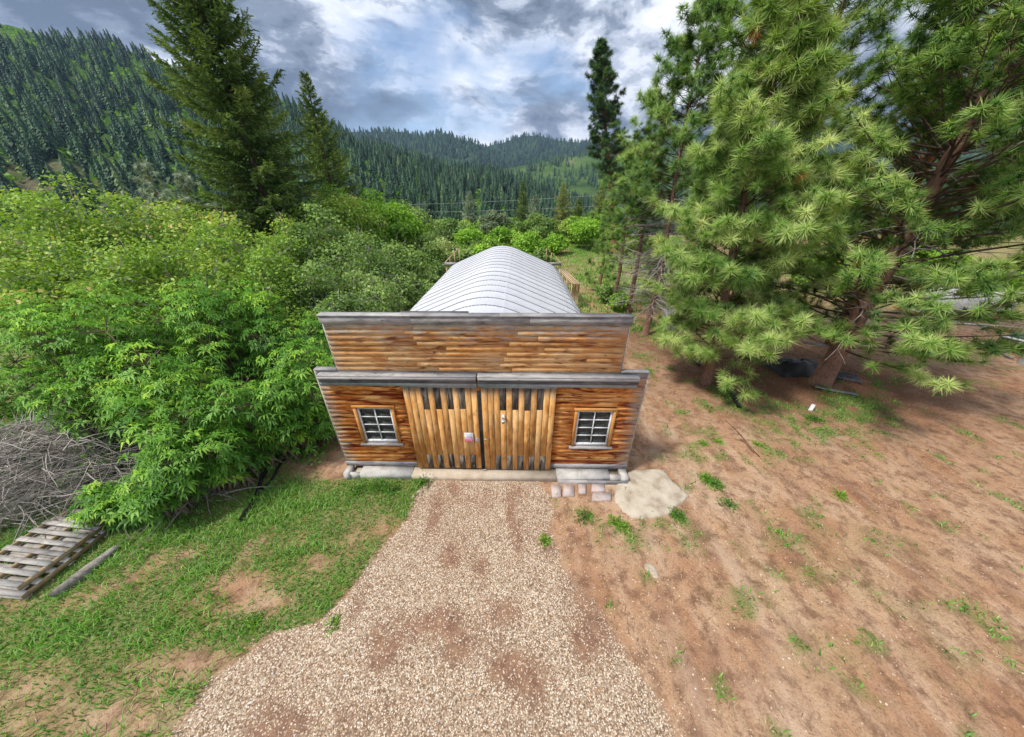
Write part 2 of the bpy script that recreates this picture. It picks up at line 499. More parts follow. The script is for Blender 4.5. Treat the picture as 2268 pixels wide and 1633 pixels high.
M['twig_grey'] = plain('twig_grey', (0.42, 0.38, 0.35), 0.9, var=0.25, scale=2)
M['twig_brown'] = plain('twig_brown', (0.20, 0.14, 0.11), 0.9, var=0.3, scale=2)


# ------------------------------------------------------------------ the lie of the land
def gz(x, y):
    x = np.asarray(x, float); y = np.asarray(y, float)
    L = y + CAM_L
    z = 0.10 * (fbm(x * 0.35 + 5, y * 0.35, 3) - 0.5) + 0.035 * (fbm(x * 2.2, y * 2.2, 9) - 0.5)
    d = np.maximum(np.abs(x + 0.7) - 4.6, 0) + np.maximum(np.abs(y - 5) - 6.5, 0)
    z = z * sstep(0, 1.2, d)
    # wheel ruts in the dirt, right of the workshop
    xr = 3.9 + 0.28 * np.maximum(0, -y) - 0.03 * y
    z = z - 0.05 * np.exp(-((x - xr) / 0.16) ** 2) * sstep(-6, -4, y) * (1 - sstep(8, 12, y)) - 0.04 * np.exp(-((x - xr - 1.5) / 0.18) ** 2) * sstep(-6, -4, y) * (1 - sstep(6, 9, y))
    z = z - 10.0 * sstep(62, 115, L)
    return z


# gravel drive outline, surveyed from the photograph
GL = [G(*p) for p in ((945, 1060), (925, 1095), (905, 1150), (862, 1190), (832, 1240), (800, 1280), (772, 1312), (742, 1350), (700, 1382), (640, 1395), (600, 1402), (560, 1440), (500, 1480), (455, 1530), (415, 1580), (372, 1640), (330, 1700))]
GR = [G(*p) for p in ((1195, 1060), (1212, 1100), (1222, 1140), (1226, 1200), (1242, 1262), (1290, 1312), (1332, 1370), (1372, 1420), (1412, 1480), (1442, 1530), (1470, 1580), (1492, 1640), (1515, 1700))]


def edges(y, wob=True):
    yl = [p.y for p in GL][::-1]; xl = [p.x for p in GL][::-1]
    yr = [p.y for p in GR][::-1]; xr = [p.x for p in GR][::-1]
    return np.interp(y, yl, xl), np.interp(y, yr, xr)


def gravel_mask(x, y):
    a, b = edges(y)
    wob = 0.16 * (fbm(x * 2.5, y * 2.5, 21) - 0.5) * 2
    m = sstep(-0.06, 0.06, x - a + wob) * sstep(-0.06, 0.06, b - x + wob * 0.8)
    return m * (1 - sstep(-0.31, -0.27, y))


STAINS = [(1000, 1235, .18, .30), (1066, 1262, .16, .22), (1120, 1352, .34, .26), (940, 1385, .55, .20), (990, 1370, .3, .22), (860, 1425, .35, .3),
          (850, 1450, .22, .2), (1145, 1490, .35, .30), (1110, 1470, .25, .2), (1190, 1575, .22, .45), (1290, 1420, .2, .3), (960, 1150, .16, .55),
          (1130, 1130, .10, .6), (1010, 1075, .22, .25), (1148, 1200, .12, .5), (620, 1620, .35, .25), (1150, 1090, .18, .12), (1010, 1440, .3, .2), (790, 1350, .15, .3), (1210, 1195, .16, .35), (1310, 1335, .22, .3), (1330, 1400, .18, .25)]
STW = [(G(a, b), sx, sy) for a, b, sx, sy in STAINS]


def stain_mask(x, y):
    s = 0
    for p, sx, sy in STW:
        s = s + np.exp(-(((x - p.x) / sx) ** 2 + ((y - p.y) / sy) ** 2))
    return np.clip(s * (0.3 + 1.5 * fbm(x * 3.4, y * 3.4, 33, 5)) + 1.6 * (fbm(x * 1.7 + 3, y * 1.1, 37, 5) - 0.52), 0, 1)


def blobs(x, y, L):
    s = 0
    for px, py, sx, sy, a in L:
        p = G(px, py)
        s = s + a * np.exp(-(((x - p.x) / sx) ** 2 + ((y - p.y) / sy) ** 2))
    return s


BARE_L = [(720, 985, .8, .7, 1.5), (680, 1010, .7, .5, 1.2), (740, 1040, .3, .3, .7), (590, 1340, .45, .18, .75), (430, 1470, 1.1, .25, .9), (560, 1300, .4, .3, .8), (850, 1170, .35, .3, .8), (300, 1290, .4, .3, .6), (100, 1580, 1.1, .3, .55), (300, 1600, .9, .25, .6), (60, 1500, .8, .25, .5), (700, 1250, .35, .25, .7), (780, 1200, .3, .3, .6), (410, 1225, .5, .2, .6)]
GREEN_R = [(1290, 1145, .25, .2, 1.1), (1360, 1180, .35, .2, .9), (1500, 1150, .25, .3, 1.1), (1545, 1190, .3, .2, .8), (1240, 1210, .08, .5, .7), (1560, 1060, .3, .15, .7), (1585, 1075, .2, .15, .8), (1610, 1120, .2, .15, .7), (1560, 985, .4, .2, .5),
           (1700, 905, 1.0, .5, .75), (1760, 925, .8, .7, .7), (1680, 880, .6, .4, .7), (1890, 890, .9, .6, 1.0), (1925, 925, .6, .6, 1.0), (1850, 960, .7, .5, .6), (1800, 950, .5, .5, .6), (1760, 1000, .5, .4, .5), (1950, 950, .4, .3, .6), (1650, 900, .6, .5, .6), (1720, 960, .7, .4, .5), (1830, 920, .8, .5, .6), (1700, 1000, .4, .3, .4), (1500, 960, .4, .5, .4), (1530, 1010, .5, .3, .4), (1950, 1200, .7, .3, .25), (1650, 1330, .6, .3, .22), (2000, 1330, .7, .3, .2),
           (1740, 1180, .5, .3, .4), (1800, 1150, .4, .3, .45), (1600, 870, .4, .5, .8), (1390, 1200, .5, .2, .5), (1440, 730, 1.2, 1.2, .9), (1500, 760, 1.5, .8, .8), (1420, 790, .6, .6, .4), (1830, 1450, .6, .3, .22), (2100, 1450, .6, .3, .2), (1780, 1260, .9, .5, .25)]


def grass_mask(x, y):
    a, b = edges(y)
    n = fbm(x * 1.3, y * 1.3, 41, 5)
    left = (1 - sstep(-0.12, 0.05, x - a)) * (1 - sstep(1.5, 3, y) * sstep(-6.0, -5.0, x))
    g = left * np.clip(0.9 + 2.8 * (n - 0.42), 0, 1)
    # weedy strip against the step
    g = np.maximum(g, left * np.exp(-((y + 0.45) / 0.35) ** 2) * sstep(-5.0, -4.3, x) * 1.1)
    g = g - left * np.clip(blobs(x, y, BARE_L), 0, 0.95) * (0.6 + 0.8 * n)
    right = sstep(0, 0.1, x - b)
    g = np.maximum(g, right * np.clip(1.7 * blobs(x, y, GREEN_R), 0, 1) * np.clip(5.0 * (fbm(x * 3.1, y * 3.1, 55) - 0.36), 0, 1))
    g = np.maximum(g, right * np.clip(5 * (fbm(x * 1.9 + 7, y * 1.9, 57, 5) - 0.62), 0, 0.8) * (1 - sstep(6, 8, y)))
    far = sstep(11, 15, y) * sstep(3.0, 4.5, x + 0.0) + sstep(20, 30, y)
    g = np.maximum(g, np.clip(far, 0, 1) * np.clip(0.45 + 2.2 * (n - 0.40), 0, 1))
    g = g * (1 - sstep(-5.2, -4.6, x) * (1 - sstep(3.4, 3.7, x)) * sstep(-0.3, -0.2, y) * (1 - sstep(12, 13, y)))
    return np.clip(g, 0, 1)


def litter_mask(x, y):      # old needles under the pines
    s = np.exp(-(((x - 9.5) / 3.2) ** 2 + ((y - 4.8) / 2.2) ** 2)) + np.exp(-(((x - 14) / 3.5) ** 2 + ((y - 4.5) / 2.6) ** 2)) + 0.8 * np.exp(-(((x - 7) / 2) ** 2 + ((y - 9) / 2.0) ** 2))
    return np.clip(s * (0.5 + fbm(x * 1.5, y * 1.5, 61)), 0, 1)


def axis(lo, hi, dense_lo, dense_hi, step):
    a = list(np.arange(dense_lo, dense_hi + 1e-6, step))
    s = step
    while a[0] > lo:
        s *= 1.18; a.insert(0, a[0] - s)
    s = step
    while a[-1] < hi:
        s *= 1.18; a.append(a[-1] + s)
    return np.array(a)


TRACKS = [[(1400, 800), (1410, 880), (1450, 1000), (1500, 1062), (1570, 1150), (1640, 1290), (1715, 1470), (1770, 1640)], [(1455, 850), (1480, 950), (1530, 1040), (1610, 1150)], [(1430, 1180), (1480, 1330), (1540, 1500), (1590, 1640)]]


def track_mask(x, y):
    m = np.zeros_like(x)
    for T in TRACKS:
        P = [G(*p) for p in T]
        for a, b in zip(P[:-1], P[1:]):
            dx, dy = b.x - a.x, b.y - a.y
            t = np.clip(((x - a.x) * dx + (y - a.y) * dy) / (dx * dx + dy * dy), 0, 1)
            d = np.hypot(x - a.x - t * dx, y - a.y - t * dy) + 0.10 * (fbm(x * 2, y * 2, 91) - 0.5)
            m = np.maximum(m, np.exp(-(d / 0.19) ** 2))
    return m * np.clip(0.15 + 2.0 * (fbm(x * 1.3 + 8, y * 1.3, 95, 4) - 0.32), 0.05, 1)


xs = axis(-420, 420, -12.5, 17.5, 0.09)
ys = axis(-60, 170, -5.2, 8.5, 0.09)
X, Y = np.meshgrid(xs, ys)
Z = gz(X, Y)
nx, ny = len(xs), len(ys)
idx = np.arange(nx * ny).reshape(ny, nx)
Fq = np.stack([idx[:-1, :-1].ravel(), idx[:-1, 1:].ravel(), idx[1:, 1:].ravel(), idx[1:, :-1].ravel()], 1)
gm = gravel_mask(X, Y); sm = stain_mask(X, Y)
tm = track_mask(X, Y)
Z = Z - 0.02 * tm + 0.01 * np.exp(-((tm - 0.35) / 0.15) ** 2) * (fbm(X * 3, Y * 3, 5))
me = make_mesh('ground', np.stack([X.ravel(), Y.ravel(), Z.ravel()], 1), Fq,
               {'grass': grass_mask(X, Y).ravel(), 'gravel': gm.ravel(), 'stain': (gm * sm).ravel(), 'litter': litter_mask(X, Y).ravel(), 'track': track_mask(X, Y).ravel()}, True)
m, nt = new_mat('soil')
o = nt.n('ShaderNodeTexCoord').outputs['Object']
att = lambda s: nt.n('ShaderNodeAttribute', attribute_name=s).outputs['Fac']
big = nt.noise(o, 0.55, 7, 0.6)
mid = nt.noise(o, 3.5, 8, 0.68)
fin = nt.noise(o, 38, 5, 0.7)
strk = nt.noise(nt.mapping(o, (1.0, 0.28, 1), rot=(0, 0, 0.5)), 2.4, 6, 0.65)
dirt = nt.ramp(big, [(0.30, (0.34, 0.17, 0.09)), (0.46, (0.455, 0.26, 0.15)), (0.60, (0.52, 0.335, 0.21)), (0.75, (0.58, 0.425, 0.30))])
dirt = nt.mix(nt.ramp(strk, [(0.48, 0.0), (0.68, 0.75)]), dirt, (0.60, 0.42, 0.29))
dirt = nt.mix(nt.ramp(nt.noise(nt.mapping(o, (1, 0.5, 1), (3, 1, 0), (0, 0, -0.7)), 1.1, 8, 0.7), [(0.36, 0.55), (0.50, 0.0)]), dirt, (0.24, 0.12, 0.08))
dirt = nt.mix(nt.ramp(mid, [(0.38, 0.8), (0.52, 0.0)]), dirt, (0.20, 0.105, 0.065))
dirt = nt.mix(nt.ramp(fin, [(0.33, 0.6), (0.5, 0.0)]), dirt, (0.13, 0.075, 0.045))
dirt = nt.mix(nt.ramp(fin, [(0.60, 0.0), (0.75, 0.6)]), dirt, (0.68, 0.54, 0.42))
dirt = nt.mix(nt.math('MULTIPLY', att('track'), nt.ramp(strk, [(0.35, 0.1), (0.55, 0.75)])), dirt, (0.62, 0.46, 0.34))
lit = nt.ramp(fin, [(0.3, (0.07, 0.03, 0.02)), (0.5, (0.20, 0.095, 0.055)), (0.7, (0.38, 0.21, 0.13))])
c = nt.mix(att('litter'), dirt, lit)
gcol = nt.ramp(fin, [(0.3, (0.055, 0.085, 0.02)), (0.5, (0.14, 0.20, 0.05)), (0.7, (0.30, 0.32, 0.12))])
c = nt.mix(nt.math('MULTIPLY', att('grass'), 0.8), c, gcol)
gr = nt.n('ShaderNodeTexVoronoi', ins={'Vector': o, 'Scale': 32.0})
gc = nt.ramp(sep(nt, gr.outputs['Color'], 0), [(0, (0.27, 0.175, 0.115)), (0.5, (0.40, 0.29, 0.205)), (1, (0.52, 0.43, 0.33))])
gc = nt.mix(nt.ramp(gr.outputs['Distance'], [(0.35, 0.0), (0.8, 0.85)]), gc, (0.16, 0.10, 0.06))
c = nt.mix(att('gravel'), c, gc)
sc_ = nt.ramp(mid, [(0.35, (0.17, 0.085, 0.06)), (0.6, (0.34, 0.20, 0.13))])
c = nt.mix(nt.math('MULTIPLY', att('stain'), 0.85), c, sc_)
hb = nt.math('ADD', nt.math('MULTIPLY', mid, 0.7), nt.math('MULTIPLY', fin, 0.5))
finish(nt, c, 0.95, 0, hb, 0.9, 0.05, 0.1)
ground = link('ground', me, m)
tag(ground, 'reddish bare dirt yard with a grassy left side', None, kind='structure')

# ------------------------------------------------------------------ gravel stones, as geometry
def scatter(n, x0, x1, y0, y1, prob, rng=RNG):
    x = rng.uniform(x0, x1, n); y = rng.uniform(y0, y1, n)
    k = rng.uniform(0, 1, n) < prob(x, y)
    return x[k], y[k]


def in_view(x, y, z=0.0, pad=60):
    """keep only what the photograph could see (plus a margin for a step to the side)"""
    L = y + CAM_L
    d = z - CAM_H
    dep = L * math.cos(PITCH) - d * math.sin(PITCH)
    vy = (L * math.sin(PITCH) + d * math.cos(PITCH)) / np.maximum(dep, 1e-3)
    vx = x / np.maximum(dep, 1e-3)
    return (dep > 0.1) & (np.abs(vx) < (1134 + pad) / F) & (np.abs(vy) < (816 + pad) / F)


OCT = np.array([(1, 0, 0), (0, 1, 0), (-1, 0, 0), (0, -1, 0), (0, 0, 1)], float)
OCF = np.array([(0, 1, 4), (1, 2, 4), (2, 3, 4), (3, 0, 4)])


def stones(x, y, size, mat, name, tintfn=None):
    n = len(x)
    a = RNG.uniform(0, 6.28, n)
    sx = size * RNG.uniform(0.6, 1.25, n); sy = sx * RNG.uniform(0.55, 1.0, n); sz = sx * RNG.uniform(0.5, 0.9, n)
    z = gz(x, y)
    P = OCT[None] * np.stack([sx, sy, sz], 1)[:, None, :]
    P[:, :, 0] += 0
    P[:, 4, :2] += RNG.uniform(-0.5, 0.5, (n, 2)) * sx[:, None]
    c, s = np.cos(a)[:, None], np.sin(a)[:, None]
    V = np.stack([P[..., 0] * c - P[..., 1] * s + x[:, None], P[..., 0] * s + P[..., 1] * c + y[:, None], P[..., 2] + z[:, None] - 0.003], 2)
    Fc = (OCF[None] + 5 * np.arange(n)[:, None, None]).reshape(-1, 3)
    t = np.repeat(RNG.uniform(0, 1, n) if tintfn is None else tintfn(x, y), 5)
    me = make_mesh(name, V.reshape(-1, 3), Fc, {'tint': t})
    return link(name, me, mat)


m, nt = new_mat('gravel_stone')
a_ = nt.n('ShaderNodeAttribute', attribute_name='tint').outputs['Fac']
c = nt.ramp(a_, [(0.0, (0.22, 0.12, 0.075)), (0.12, (0.37, 0.25, 0.16)), (0.35, (0.50, 0.38, 0.27)), (0.62, (0.61, 0.50, 0.38)), (0.88, (0.76, 0.68, 0.56)), (0.96, (0.58, 0.57, 0.56)), (1.0, (0.60, 0.31, 0.12))])
finish(nt, c, 0.8, 0, None, spec=0.25)
M['gravel_stone'] = m


def grav_prob(x, y):
    return gravel_mask(x, y) * (1 - 0.66 * stain_mask(x, y)) * in_view(x, y)


x, y = scatter(112000, -5.5, 3.3, -5.1, -0.27, grav_prob)
tag(stones(x, y, 0.0165, M['gravel_stone'], 'gravel', lambda x, y: np.clip(RNG.uniform(0, 1, len(x)) - 0.45 * stain_mask(x, y) * RNG.uniform(0, 1, len(x)), 0, 1)),
    'pale pebble gravel spread on the drive up to the doors', None, kind='stuff')


def loose_prob(x, y):
    a, b = edges(y)
    return in_view(x, y) * (1 - gravel_mask(x, y)) * (0.9 * np.exp(-np.maximum(x - b, 0) / 0.45) * (x > b) + 0.6 * np.exp(-np.maximum(a - x, 0) / 0.15) * (x < a) + 0.10 * (x > b))


x, y = scatter(40000, -6, 12, -5.1, 1.0, loose_prob)
k = ~((x > -5) & (x < 3.6) & (y > -0.3))
tag(stones(x[k], y[k], 0.015, M['gravel_stone'], 'loose_pebbles'), 'stray pebbles scattered on the dirt beside the gravel', None, kind='stuff')


# ------------------------------------------------------------------ grass and litter
def blades(x, y, h, wd, tint, name, mat, lean=0.6, droop=True, zoff=0.0, zz=None):
    n = len(x)
    z = (gz(x, y) if zz is None else zz) + zoff
    a = RNG.uniform(0, 6.28, n)
    d = np.stack([np.cos(a), np.sin(a), np.zeros(n)], 1)
    s = np.stack([-np.sin(a), np.cos(a), np.zeros(n)], 1)
    le = RNG.uniform(0.15, 1.0, n) * lean
    hh = h * RNG.uniform(0.5, 1.3, n)
    p = np.stack([x, y, z], 1)
    w_ = (wd * RNG.uniform(0.7, 1.3, n))[:, None]
    mid = p + d * (hh * le * 0.45)[:, None] + np.array([0, 0, 1]) * (hh * 0.62)[:, None]
    tip = p + d * (hh * le * 1.3)[:, None] + np.array([0, 0, 1]) * (hh * (1.0 - 0.35 * le))[:, None]
    V = np.stack([p - s * w_, p + s * w_, mid + s * w_ * 0.8, mid - s * w_ * 0.8, tip], 1).reshape(-1, 3)
    b = 5 * np.arange(n)[:, None]
    Fc = np.concatenate([b + np.array([[0, 1, 2]]), b + np.array([[0, 2, 3]]), b + np.array([[3, 2, 4]])])
    return link(name, make_mesh(name, V, Fc, {'tint': np.repeat(np.clip(tint, 0, 1), 5)}), mat)


def gprob(x, y):
    g = grass_mask(x, y)
    return np.clip(g * 1.15 - 0.12, 0, 1) * in_view(x, y)


x, y = scatter(105000, -14, -0.3, -5.3, 3.0, gprob)
lush = fbm(x * 0.9, y * 0.9, 71)
t = 0.35 + 0.55 * (lush - 0.3) + RNG.normal(0, 0.17, len(x))
hgt = 0.065 + 0.09 * sstep(0.4, 0.65, lush)
tag(blades(x, y, hgt, 0.0075, t, 'lawn_grass', M['grass'], 1.1), 'bright green grass growing on the left side of the yard', None, kind='stuff')
x, y = scatter(110000, -0.3, 17, -5.3, 12.0, lambda x, y: gprob(x, y) * 0.8)
t = 0.45 + RNG.normal(0, 0.2, len(x))
tag(blades(x, y, 0.085, 0.010, t, 'yard_weeds', M['grass'], 1.2), 'low green weeds dotted over the reddish dirt', None, kind='stuff')
x, y = scatter(90000, 3, 40, 10, 55, lambda x, y: gprob(x, y) * (x < 6 + 0.45 * y))
tag(blades(x, y, 0.22, 0.03, 0.62 + RNG.normal(0, 0.18, len(x)), 'meadow_grass', M['grass'], 0.9), 'green meadow grass in the clearing behind the workshop', None, kind='stuff')


def flat_bits(x, y, ln, wd, tint, name, mat, z0=0.008):
    n = len(x)
    a = RNG.uniform(0, 6.28, n)
    l = ln * RNG.uniform(0.4, 1.5, n)
    d = np.stack([np.cos(a) * l, np.sin(a) * l, RNG.uniform(-0.1, 0.25, n) * l], 1)
    s = np.stack([-np.sin(a), np.cos(a), np.zeros(n)], 1) * wd
    p = np.stack([x, y, gz(x, y) + z0], 1)
    V = np.stack([p - s, p + s, p + d], 1).reshape(-1, 3)
    Fc = (np.arange(3 * n).reshape(-1, 3))
    return link(name, make_mesh(name, V, Fc, {'tint': np.repeat(tint, 3)}), mat)


x, y = scatter(90000, -13, 24, -5.2, 14, lambda x, y: in_view(x, y) * (1 - gravel_mask(x, y)) * np.clip(0.22 + 0.9 * litter_mask(x, y) + 1.6 * (fbm(x * 1.1, y * 1.1, 81) - 0.5), 0.02, 1)
               * (1 - (x > -5) * (x < 3.6) * (y > -0.3) * (y < 12)))
tag(flat_bits(x, y, 0.11, 0.006, RNG.uniform(0, 1, len(x)) ** 1.3, 'dry_litter', M['dry_litter']), 'dry brown needles and straw strewn over the dirt', None, kind='stuff')

# ------------------------------------------------------------------ hills
def to_a_r(px, py):
    u, f, up = ray(px, py)
    return u / f, up / f


FOREST_PTS = []


def hill(name, label, sky_pts, Lf, Lc, zf, drop_trees, na, nl, seed, back=0.5, pw=1.15, rough=0.05, a_ext=None, mat=None):
    ar = sorted(to_a_r(*p) for p in sky_pts)
    aa = np.array([q[0] for q in ar]); rr = np.array([q[1] for q in ar])
    a0, a1 = a_ext if a_ext else (aa[0], aa[-1])

    def zfun(a, L):
        zc = CAM_H + np.interp(a, aa, rr) * Lc - drop_trees
        t = (L - Lf) / (Lc - Lf)
        n = fbm(a * 9 + seed, L / Lc * 5, seed, 5) - 0.5
        n2 = np.abs(fbm(a * 5 + seed * 2, L / Lc * 1.5, seed + 3, 4) - 0.5) * 2
        up = zf + (zc - zf) * np.clip(t, 0, 1) ** pw
        up = up + (zc - zf) * (rough * 3 * n - rough * 2.5 * (n2 - 0.25)) * np.clip(t * (1 - t) * 4, 0, 1)
        dn = zc - (zc - zf) * back * np.clip((L - Lc) / (Lc * 0.5), 0, 1)
        return np.where(t <= 1, up, dn)
    a = np.linspace(a0, a1, na)
    L = np.concatenate([np.linspace(Lf, Lc, nl), np.linspace(Lc * 1.04, Lc * 1.5, 8)])
    A, LL = np.meshgrid(a, L)
    ZZ = zfun(A, LL)
    V = np.stack([(A * LL).ravel(), (LL - CAM_L).ravel(), ZZ.ravel()], 1)
    n_, m_ = len(a), len(L)
    ii = np.arange(n_ * m_).reshape(m_, n_)
    Fc = np.stack([ii[:-1, :-1].ravel(), ii[:-1, 1:].ravel(), ii[1:, 1:].ravel(), ii[1:, :-1].ravel()], 1)
    o = link(name, make_mesh(name, V, Fc, None, True), mat)
    tag(o, label, None, kind='structure')
    return zfun, (a0, a1, Lf, Lc)


m, nt = new_mat('hill_ground')
o = nt.n('ShaderNodeTexCoord').outputs['Object']
n = nt.noise(o, 0.012, 8, 0.6)
n2 = nt.noise(o, 0.35, 9, 0.85)
c = nt.ramp(n, [(0.35, (0.05, 0.09, 0.03)), (0.5, (0.10, 0.18, 0.045)), (0.62, (0.15, 0.22, 0.07)), (0.70, (0.34, 0.27, 0.17)), (0.78, (0.42, 0.34, 0.24))])
c = nt.mix(nt.ramp(n2, [(0.35, 0.8), (0.6, 0.0)]), c, (0.035, 0.07, 0.025))
finish(nt, c, 0.95, 0, n2, 1.0, 2.0, 0.05)
M['hill_ground'] = m

m, nt = new_mat('mountain_ground')
o = nt.n('ShaderNodeTexCoord').outputs['Object']
n = nt.noise(o, 0.006, 9, 0.65)
c = nt.ramp(n, [(0.35, (0.025, 0.05, 0.03)), (0.55, (0.045, 0.085, 0.04)), (0.66, (0.09, 0.14, 0.05)), (0.72, (0.20, 0.20, 0.12))])
finish(nt, c, 0.95, 0, nt.noise(o, 0.1, 6, 0.7), 1.0, 5.0, 0.05)
M['mountain_ground'] = m

SKY_A = [(-700, 30), (-300, 12), (0, 22), (60, 42), (100, 55), (233, 64), (283, 88), (367, 120), (480, 155), (583, 180), (663, 215), (756, 270), (789, 293), (856, 312), (943, 335), (990, 353), (1090, 360), (1156, 380), (1190, 396), (1273, 424), (1400, 445), (1700, 455), (2400, 460)]
SKY_B = [(700, 285), (779, 285), (889, 285), (943, 297), (973, 286), (990, 289), (1013, 302), (1043, 307), (1069, 320), (1120, 345), (1200, 380)]
SKY_C = [(980, 350), (1066, 322), (1116, 311), (1149, 298), (1183, 294), (1206, 298), (1233, 306), (1289, 311), (1389, 312), (1500, 300), (1700, 290), (2268, 260), (2500, 260)]
SKY_D = [(1020, 385), (1090, 367), (1140, 360), (1223, 340), (1273, 335), (1389, 322), (1500, 315), (1800, 330), (2400, 330)]
zA, bA = hill('left_hillside', 'steep forested hillside filling the upper left', SKY_A, 95, 420, -12, 10, 260, 120, 5, mat=M['hill_ground'])
zD, bD = hill('middle_hill', 'lower hill with pale rocky clearings right of centre', SKY_D, 330, 760, -25, 9, 120, 70, 9, mat=M['hill_ground'])
zB, bB = hill('far_mountain', 'distant dark blue mountain with two peaks, left of the gap', SKY_B, 600, 1350, -40, 9, 120, 70, 13, mat=M['mountain_ground'])
zC, bC = hill('far_mountain', 'distant rounded dark mountain right of the gap', SKY_C, 700, 1650, -40, 9, 120, 70, 17, mat=M['mountain_ground'])


def hill_pts(zf, b, spacing, clear, seed, thr=0.62):
    a0, a1, Lf, Lc = b
    n = int((a1 - a0) * (Lc ** 2 - Lf ** 2) / 2 / spacing ** 2)
    rng = np.random.default_rng(seed)
    L = np.sqrt(rng.uniform(Lf ** 2, (Lc * 1.01) ** 2, n)); a = rng.uniform(a0, a1, n)
    k = fbm(a * L / clear, L / clear, seed, 4) < thr
    k &= fbm(a * L / clear * 6, L / clear * 6, seed + 5, 3) < 0.66
    L, a = L[k], a[k]
    z = zf(a, L)
    v = in_view(a * L, L - CAM_L, z + 6, 90)
    return a[v] * L[v], L[v] - CAM_L, z[v]


xa, ya, za = hill_pts(zA, bA, 6.0, 60, 3, 0.65)
xd, yd, zd = hill_pts(zD, bD, 10.5, 70, 4, 0.55)
xb, yb, zb = hill_pts(zB, bB, 12.5, 160, 5, 0.66)
xc, yc, zc = hill_pts(zC, bC, 13.5, 160, 6, 0.72)


def leaf_cloud_far(C, R_, n, rng):
    m_ = len(C)
    d = rng.normal(0, 1, (m_, n, 3)); d /= np.linalg.norm(d, axis=2, keepdims=True)
    P = C[:, None] + d * R_[:, None, None] * np.array([1, 1, 0.8]) * rng.uniform(0.5, 1, (m_, n, 1))
    Q = rng.normal(0, 0.45, (m_, n, 3, 3)) * R_[:, None, None, None]
    V = (P[:, :, None] + Q).reshape(-1, 3)
    t = np.repeat(np.clip(rng.normal(0.30, 0.15, (m_, 1)) + rng.uniform(-.15, .15, (m_, n)), 0, 1).ravel(), 3)
    return V, np.arange(m_ * n * 3).reshape(-1, 3), t


def conifer_arrays(n, tiers, spikes, seed):
    """n unit conifers as arrays (height 1): ragged skirts of pointed boughs"""
    rng = np.random.default_rng(seed)
    Vs, Fs = [], []
    for q in range(n):
        V, Fc = [], []
        for i in range(tiers):
            t = i / tiers
            zt = 0.08 + 0.92 * t ** 0.92
            r = 0.27 * (1 - t) ** 0.8 + 0.008
            for k in range(spikes):
                a = 6.283 * (k + 0.5 * (i % 2) + rng.uniform(-0.3, 0.3)) / spikes
                rr = r * rng.uniform(0.6, 1.2)
                da = 3.1416 / spikes * 1.0
                top = zt + 0.95 / tiers * 1.3
                b = len(V)
                zr = zt - rr * rng.uniform(0.15, 0.5)
                V += [(0, 0, min(1.0, top)), (rr * 0.55 * math.cos(a - da), rr * 0.55 * math.sin(a - da), zt + 0.01), (rr * math.cos(a), rr * math.sin(a), zr), (rr * 0.55 * math.cos(a + da), rr * 0.55 * math.sin(a + da), zt + 0.01)]
                Fc += [(b, b + 1, b + 2), (b, b + 2, b + 3)]
        Vs.append(np.array(V)); Fs.append(np.array(Fc))
    return Vs, Fs


def plant_forest(x, y, z, hmin, hmax, tiers, spikes, name, label, seed, tmu=0.4, wide=1.0):
    Vs, Fs = conifer_arrays(6, tiers, spikes, seed)
    rng = np.random.default_rng(seed)
    VV, FF, TT, off = [], [], [], 0
    h = rng.uniform(hmin, hmax, len(x))
    for q in range(6):
        s = np.arange(q, len(x), 6)
        V = Vs[q][None] * h[s][:, None, None]
        V[..., :2] *= wide * rng.uniform(0.8, 1.25, len(s))[:, None, None]
        an = rng.uniform(0, 6.28, len(s))[:, None]
        vx = V[..., 0] * np.cos(an) - V[..., 1] * np.sin(an); vy = V[..., 0] * np.sin(an) + V[..., 1] * np.cos(an)
        V = np.stack([vx + x[s][:, None], vy + y[s][:, None], V[..., 2] + z[s][:, None] - 0.5], 2)
        nv = Vs[q].shape[0]
        FF.append((Fs[q][None] + off + nv * np.arange(len(s))[:, None, None]).reshape(-1, 3))
        VV.append(V.reshape(-1, 3))
        tt = np.clip(rng.normal(tmu + 0.08, 0.28, len(s)), 0, 0.98)
        TT.append((tt[:, None] + rng.uniform(-0.1, 0.1, (len(s), nv))).ravel())
        off += nv * len(s)
    o = link(name, make_mesh(name, np.concatenate(VV), np.concatenate(FF), {'tint': np.clip(np.concatenate(TT), 0, 1)}), M['forest'])
    return tag(o, label, None, kind='stuff')


C, Rr = [], []
rng_ = np.random.default_rng(77)
nb = 5200
Lb = np.sqrt(rng_.uniform(110 ** 2, 425 ** 2, nb)); ab = rng_.uniform(-1.9, 0.3, nb)
zb_ = zA(ab, Lb); kv = in_view(ab * Lb, Lb - CAM_L, zb_)
Cb = np.stack([ab * Lb, Lb - CAM_L, zb_ + 0.6], 1)[kv]
V_, F_, T_ = leaf_cloud_far(Cb, rng_.uniform(0.9, 2.3, len(Cb)), 14, rng_)
tag(link('hillside_shrubs', make_mesh('hillside_shrubs', V_, F_, {'tint': T_}), M['leaf_bright']), 'green shrubs in the clearings of the hillside forest', None, kind='stuff')
order = np.argsort(np.hypot(xa, ya))
